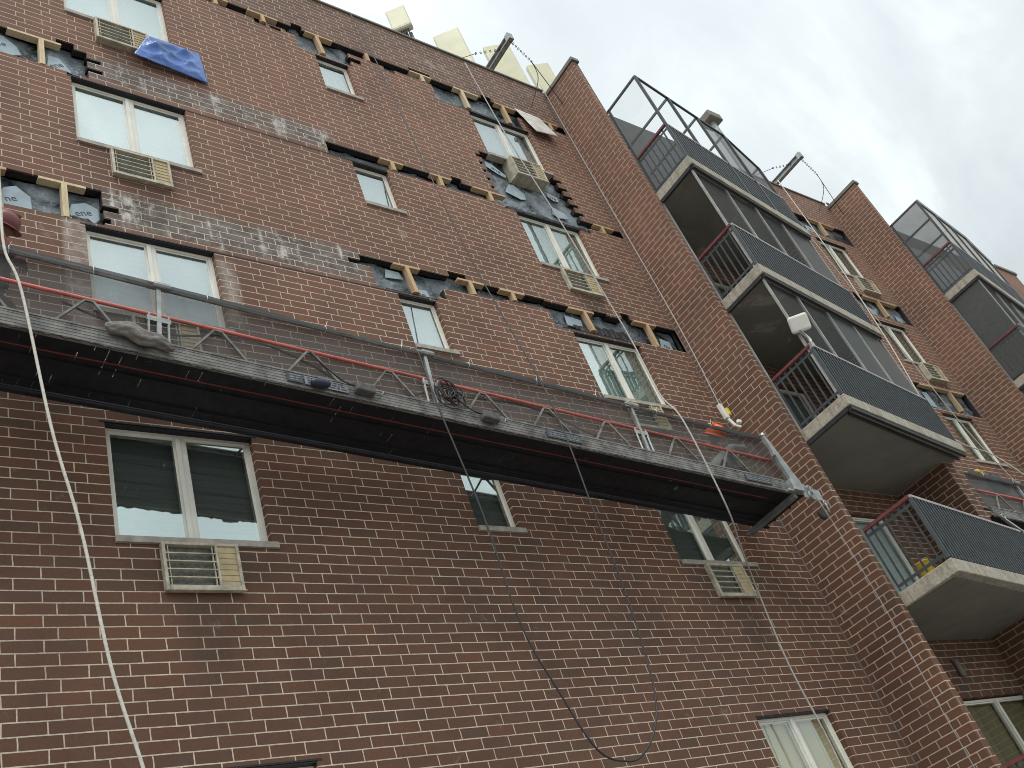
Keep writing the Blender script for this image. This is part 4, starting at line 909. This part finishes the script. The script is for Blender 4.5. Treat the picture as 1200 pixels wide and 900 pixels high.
antenna(12.39, 8.3, 21.17, .62, 1.9, -32, 'cream panel antenna right behind the near roof outrigger beam')
antenna(13.69, 8.3, 21.17, .55, 1.6, -29, 'cream panel antenna next to the capped top of the first pier')
def outrigger(x, y0, y1, z, label, reach):
    t = thing('outrigger_beam', (x, y1, z), label, 'outrigger', 'roof outriggers holding the scaffolds')
    b = MB()
    for zz in (z - .07, z + .07): b.box(x - .055, x + .055, y0, y1 + 1.8, zz - .009, zz + .009)
    b.box(x - .008, x + .008, y0 + .01, y1 + 1.79, z - .06, z + .06); b.box(x - .06, x + .06, y0 - .015, y0 + .10, z - .09, z + .09)
    def put(mb, n, m, **k):
        o = mb.build(n, m, t, **k); o.matrix_parent_inverse = Matrix.Translation(-Vector((x, y1, z))); return o
    put(b, 'beam', M['galv']); put(MB().box(x - .05, x + .05, y1 + .3, y1 + .4, 17.3, z - .08), 'support', M['galv'])
    c = MB(); p0 = Vector((x + .02, y0 + .06, z - .08)); p1 = p0 + Vector((.40, .05, -.40))
    for k in range(9): c.ring(p0.lerp(p1, k / 8), (1 if k % 2 else 0, 0 if k % 2 else 1, .3), .022, .007, 8, 5)
    c.tube([p1, p1 + Vector((1.0 * reach, .4, -.75))], .008, 6); c.tube(smooth_path([p1, p1 + Vector((.08, .1, -.4)), p1 + Vector((0, .5, -.85))]), .008, 6)
    q0 = Vector((x - .02, y0 + .35, z + .02)); q1 = q0 + Vector((-.45, .25, -.03))
    for k in range(6): c.ring(q0.lerp(q1, k / 5), (1 if k % 2 else 0, 0 if k % 2 else 1, .3), .022, .007, 8, 5)
    c.tube([q1, q1 + Vector((-.9, .6, -.22))], .007, 6)
    put(c, 'chain', M['darksteel'])
outrigger(11.02, 6.69, 7.5, 18.35, 'grey outrigger beam with chains on the roof edge before the cream antennas', 1)
outrigger(20.2, 6.52, 7.5, 18.35, 'far outrigger beam with chains above the wall beyond the first balconies', 1)
t = thing('roof_vent', (26.72, 10.5, 17.3), 'small pale rooftop vent peeking over the first balcony cage', 'roof vent')
MB().tube([(0, 0, 0), (0, 0, 10.59)], .12, 10).build('stack', M['galv'], t); MB().box(-.36, .36, -.3, .3, 10.59, 10.94).build('hood', M['coping'], t, bevel=.05)

# ------------------------------------------------------------------ people
def skin_body(name, joints, edges, m, parent=None, sub=2):
    me = bpy.data.meshes.new(name); me.from_pydata([j[:3] for j in joints], edges, []); o = bpy.data.objects.new(name, me); COL.objects.link(o)
    me.materials.append(m); md = o.modifiers.new('skin', 'SKIN'); md.use_smooth_shade = True
    if not me.skin_vertices: 
        bm_ = bmesh.new(); bm_.from_mesh(me); bm_.verts.layers.skin.verify(); bm_.to_mesh(me); bm_.free()
    for sv, j in zip(me.skin_vertices[0].data, joints):
        r = j[3]; sv.radius = (r, r) if not isinstance(r, tuple) else r
    me.skin_vertices[0].data[0].use_root = True
    sb = o.modifiers.new('sub', 'SUBSURF'); sb.levels = sub; sb.render_levels = sub
    if parent: o.parent = parent
    return o
def hand(mb, p, d, palm_n):
    d = Vector(d).normalized(); n = Vector(palm_n).normalized(); s = d.cross(n).normalized(); p = Vector(p)
    mb.beam(p, p + d * .085, .078, .03, up=n, w2=.085)
    for k, (o_, L) in enumerate(((-.03, .068), (-.01, .078), (.01, .073), (.03, .057))):
        a = p + d * .08 + s * o_; b_ = a + d * L * .5 - n * .006; c = b_ + d * L * .3 - n * .024; e = c + d * L * .05 - n * .026
        mb.tube([a, b_, c, e], .0095, 6, r2=.007)
    a = p + d * .02 - s * .036; mb.tube([a, a - s * .025 + d * .025 - n * .01, a - s * .03 + d * .055 - n * .02], .011, 6, r2=.008)
def head(parent, c, yaw, pitch, skin, hat, brim, roll=0):
    c = Vector(c); R = Matrix.Translation(c) @ Matrix.Rotation(yaw, 4, 'Z') @ Matrix.Rotation(pitch, 4, 'Y') @ Matrix.Rotation(roll, 4, 'X')
    me = MB(); n, k = 20, 16; vs = []; fs = []
    for i in range(k + 1):
        th = math.pi * i / k
        for j in range(n):
            ph = 2 * math.pi * j / n; x, y, z = math.sin(th) * math.cos(ph), math.sin(th) * math.sin(ph), math.cos(th)
            jaw = 1 - .22 * max(0, -z); px, py, pz = x * .098 * jaw, y * .078 * jaw, z * .118
            if x > .6: 
                px += .024 * math.exp(-((y * .078) ** 2) / .00025 - ((z * .118 + .012) ** 2) / .0007)
                px -= .010 * (math.exp(-((abs(y) * .078 - .031) ** 2) / .00022 - ((z * .118 - .018) ** 2) / .00016))
                px -= .005 * math.exp(-((y * .078) ** 2) / .0007 - ((z * .118 + .058) ** 2) / .00004)
            vs.append((px, py, pz))
    for i in range(k):
        for j in range(n): fs.append((i * n + j, i * n + (j + 1) % n, (i + 1) * n + (j + 1) % n, (i + 1) * n + j))
    me.add(vs, fs)
    for s in (-1, 1): me.lathe((-.005, s * .076, -.005), [(.012, 0), (.028, s * .004), (.03, s * .010), (.018, s * .016)], 10, (0, 1, 0), sx=.6)
    me.tube([(-.02, 0, -.07), (-.035, 0, -.20)], .055, 12)
    h = me.build('head', skin, parent, smooth=True); h.matrix_local = R
    ey = MB()
    for s in (-1, 1): ey.lathe((.083, s * .031, .018), [(.0125, 0), (.011, .004), (.004, .007)], 10, (1, 0, 0))
    e = ey.build('eye', M['ink'], parent, smooth=True); e.matrix_local = R
    hb = MB(); hb.lathe((0, 0, .03), [(.138, -.012), (.142, 0), (.14, .035), (.128, .078), (.098, .115), (.05, .138), (.01, .144)], 24, (0, 0, 1))
    hb.box(-.10, .10, -.012, .012, .145, .178)
    hb.lathe((0, 0, .02), [(.132, 0), (brim, -.018), (brim + .004, -.012), (.134, .012)], 24, (0, 0, 1))
    hh = hb.build('hard_hat', hat, parent, smooth=True); hh.matrix_local = R
# left worker, standing at the picture edge behind the rail
base = on_deck(1.53, .36, .06)
t = thing('person', base, 'worker in maroon helmet and maroon jacket standing on the scaffold at the left edge', 'person')
J = [(0, 0, .92, .155), (0, 0, 1.10, .15), (.02, 0, 1.30, (.17, .20)), (.03, 0, 1.44, .09), (.0, -.20, 1.36, .075), (.02, -.28, 1.10, .06), (.13, -.30, .86, .045), (.0, .20, 1.36, .075), (.02, .27, 1.08, .06), (.14, .26, .92, .045)]
skin_body('jacket', J, [(0, 1), (1, 2), (2, 3), (2, 4), (4, 5), (5, 6), (2, 7), (7, 8), (8, 9)], M['redcloth'], t)
J = [(0, 0, .94, .15), (0, -.10, .86, .10), (.02, -.11, .48, .07), (0, -.12, .07, .055), (.12, -.12, .04, .045), (0, .10, .86, .10), (.02, .11, .48, .07), (0, .12, .07, .055), (.12, .12, .04, .045)]
skin_body('trousers', J, [(0, 1), (1, 2), (2, 3), (3, 4), (0, 5), (5, 6), (6, 7), (7, 8)], M['darkcloth'], t)
hd = MB(); hand(hd, (.145, -.305, .84), (.5, -.1, -.8), (0, -1, 0)); hand(hd, (.16, .26, .90), (.8, 0, -.5), (0, 0, 1)); hd.build('hands', M['redcloth'], t, smooth=True)
head(t, (.12, 0, 1.57), math.radians(5), math.radians(18), M['skin'], M['maroonhat'], .175, math.radians(38))
# right worker, crouching and bent towards the pier
base = on_deck(10.55, .36, -.01)
t = thing('person', base, 'crouching worker in orange helmet reaching for the rope grab by the pier', 'person')
J = [(-.18, 0, .46, .15), (-.05, 0, .62, .15), (.10, 0, .78, (.17, .19)), (.20, 0, .88, .085), (.14, -.20, .80, .07), (.36, -.18, .82, .055), (.60, -.04, .98, .04), (.16, .20, .80, .07), (.42, .18, .80, .055), (.66, .10, .98, .04)]
skin_body('sweatshirt', J, [(0, 1), (1, 2), (2, 3), (2, 4), (4, 5), (5, 6), (2, 7), (7, 8), (8, 9)], M['greycloth'], t)
J = [(-.20, 0, .44, .15), (-.16, -.11, .42, .10), (.20, -.15, .44, .075), (.05, -.14, .13, .055), (.17, -.15, .11, .045), (-.16, .11, .42, .10), (.18, .15, .30, .075), (-.10, .14, .13, .055), (.02, .14, .11, .045)]
skin_body('trousers', J, [(0, 1), (1, 2), (2, 3), (3, 4), (0, 5), (5, 6), (6, 7), (7, 8)], M['darkcloth'], t)
hd = MB(); hand(hd, (.62, -.035, .99), (.8, .1, .5), (0, -1, .3)); hand(hd, (.68, .10, .99), (.8, -.1, .5), (0, -1, .3)); hd.build('hands', M['skin'], t, smooth=True)
head(t, (.00, -.10, 1.06), math.radians(0), math.radians(12), M['skin'], M['orange'], .160, math.radians(46))
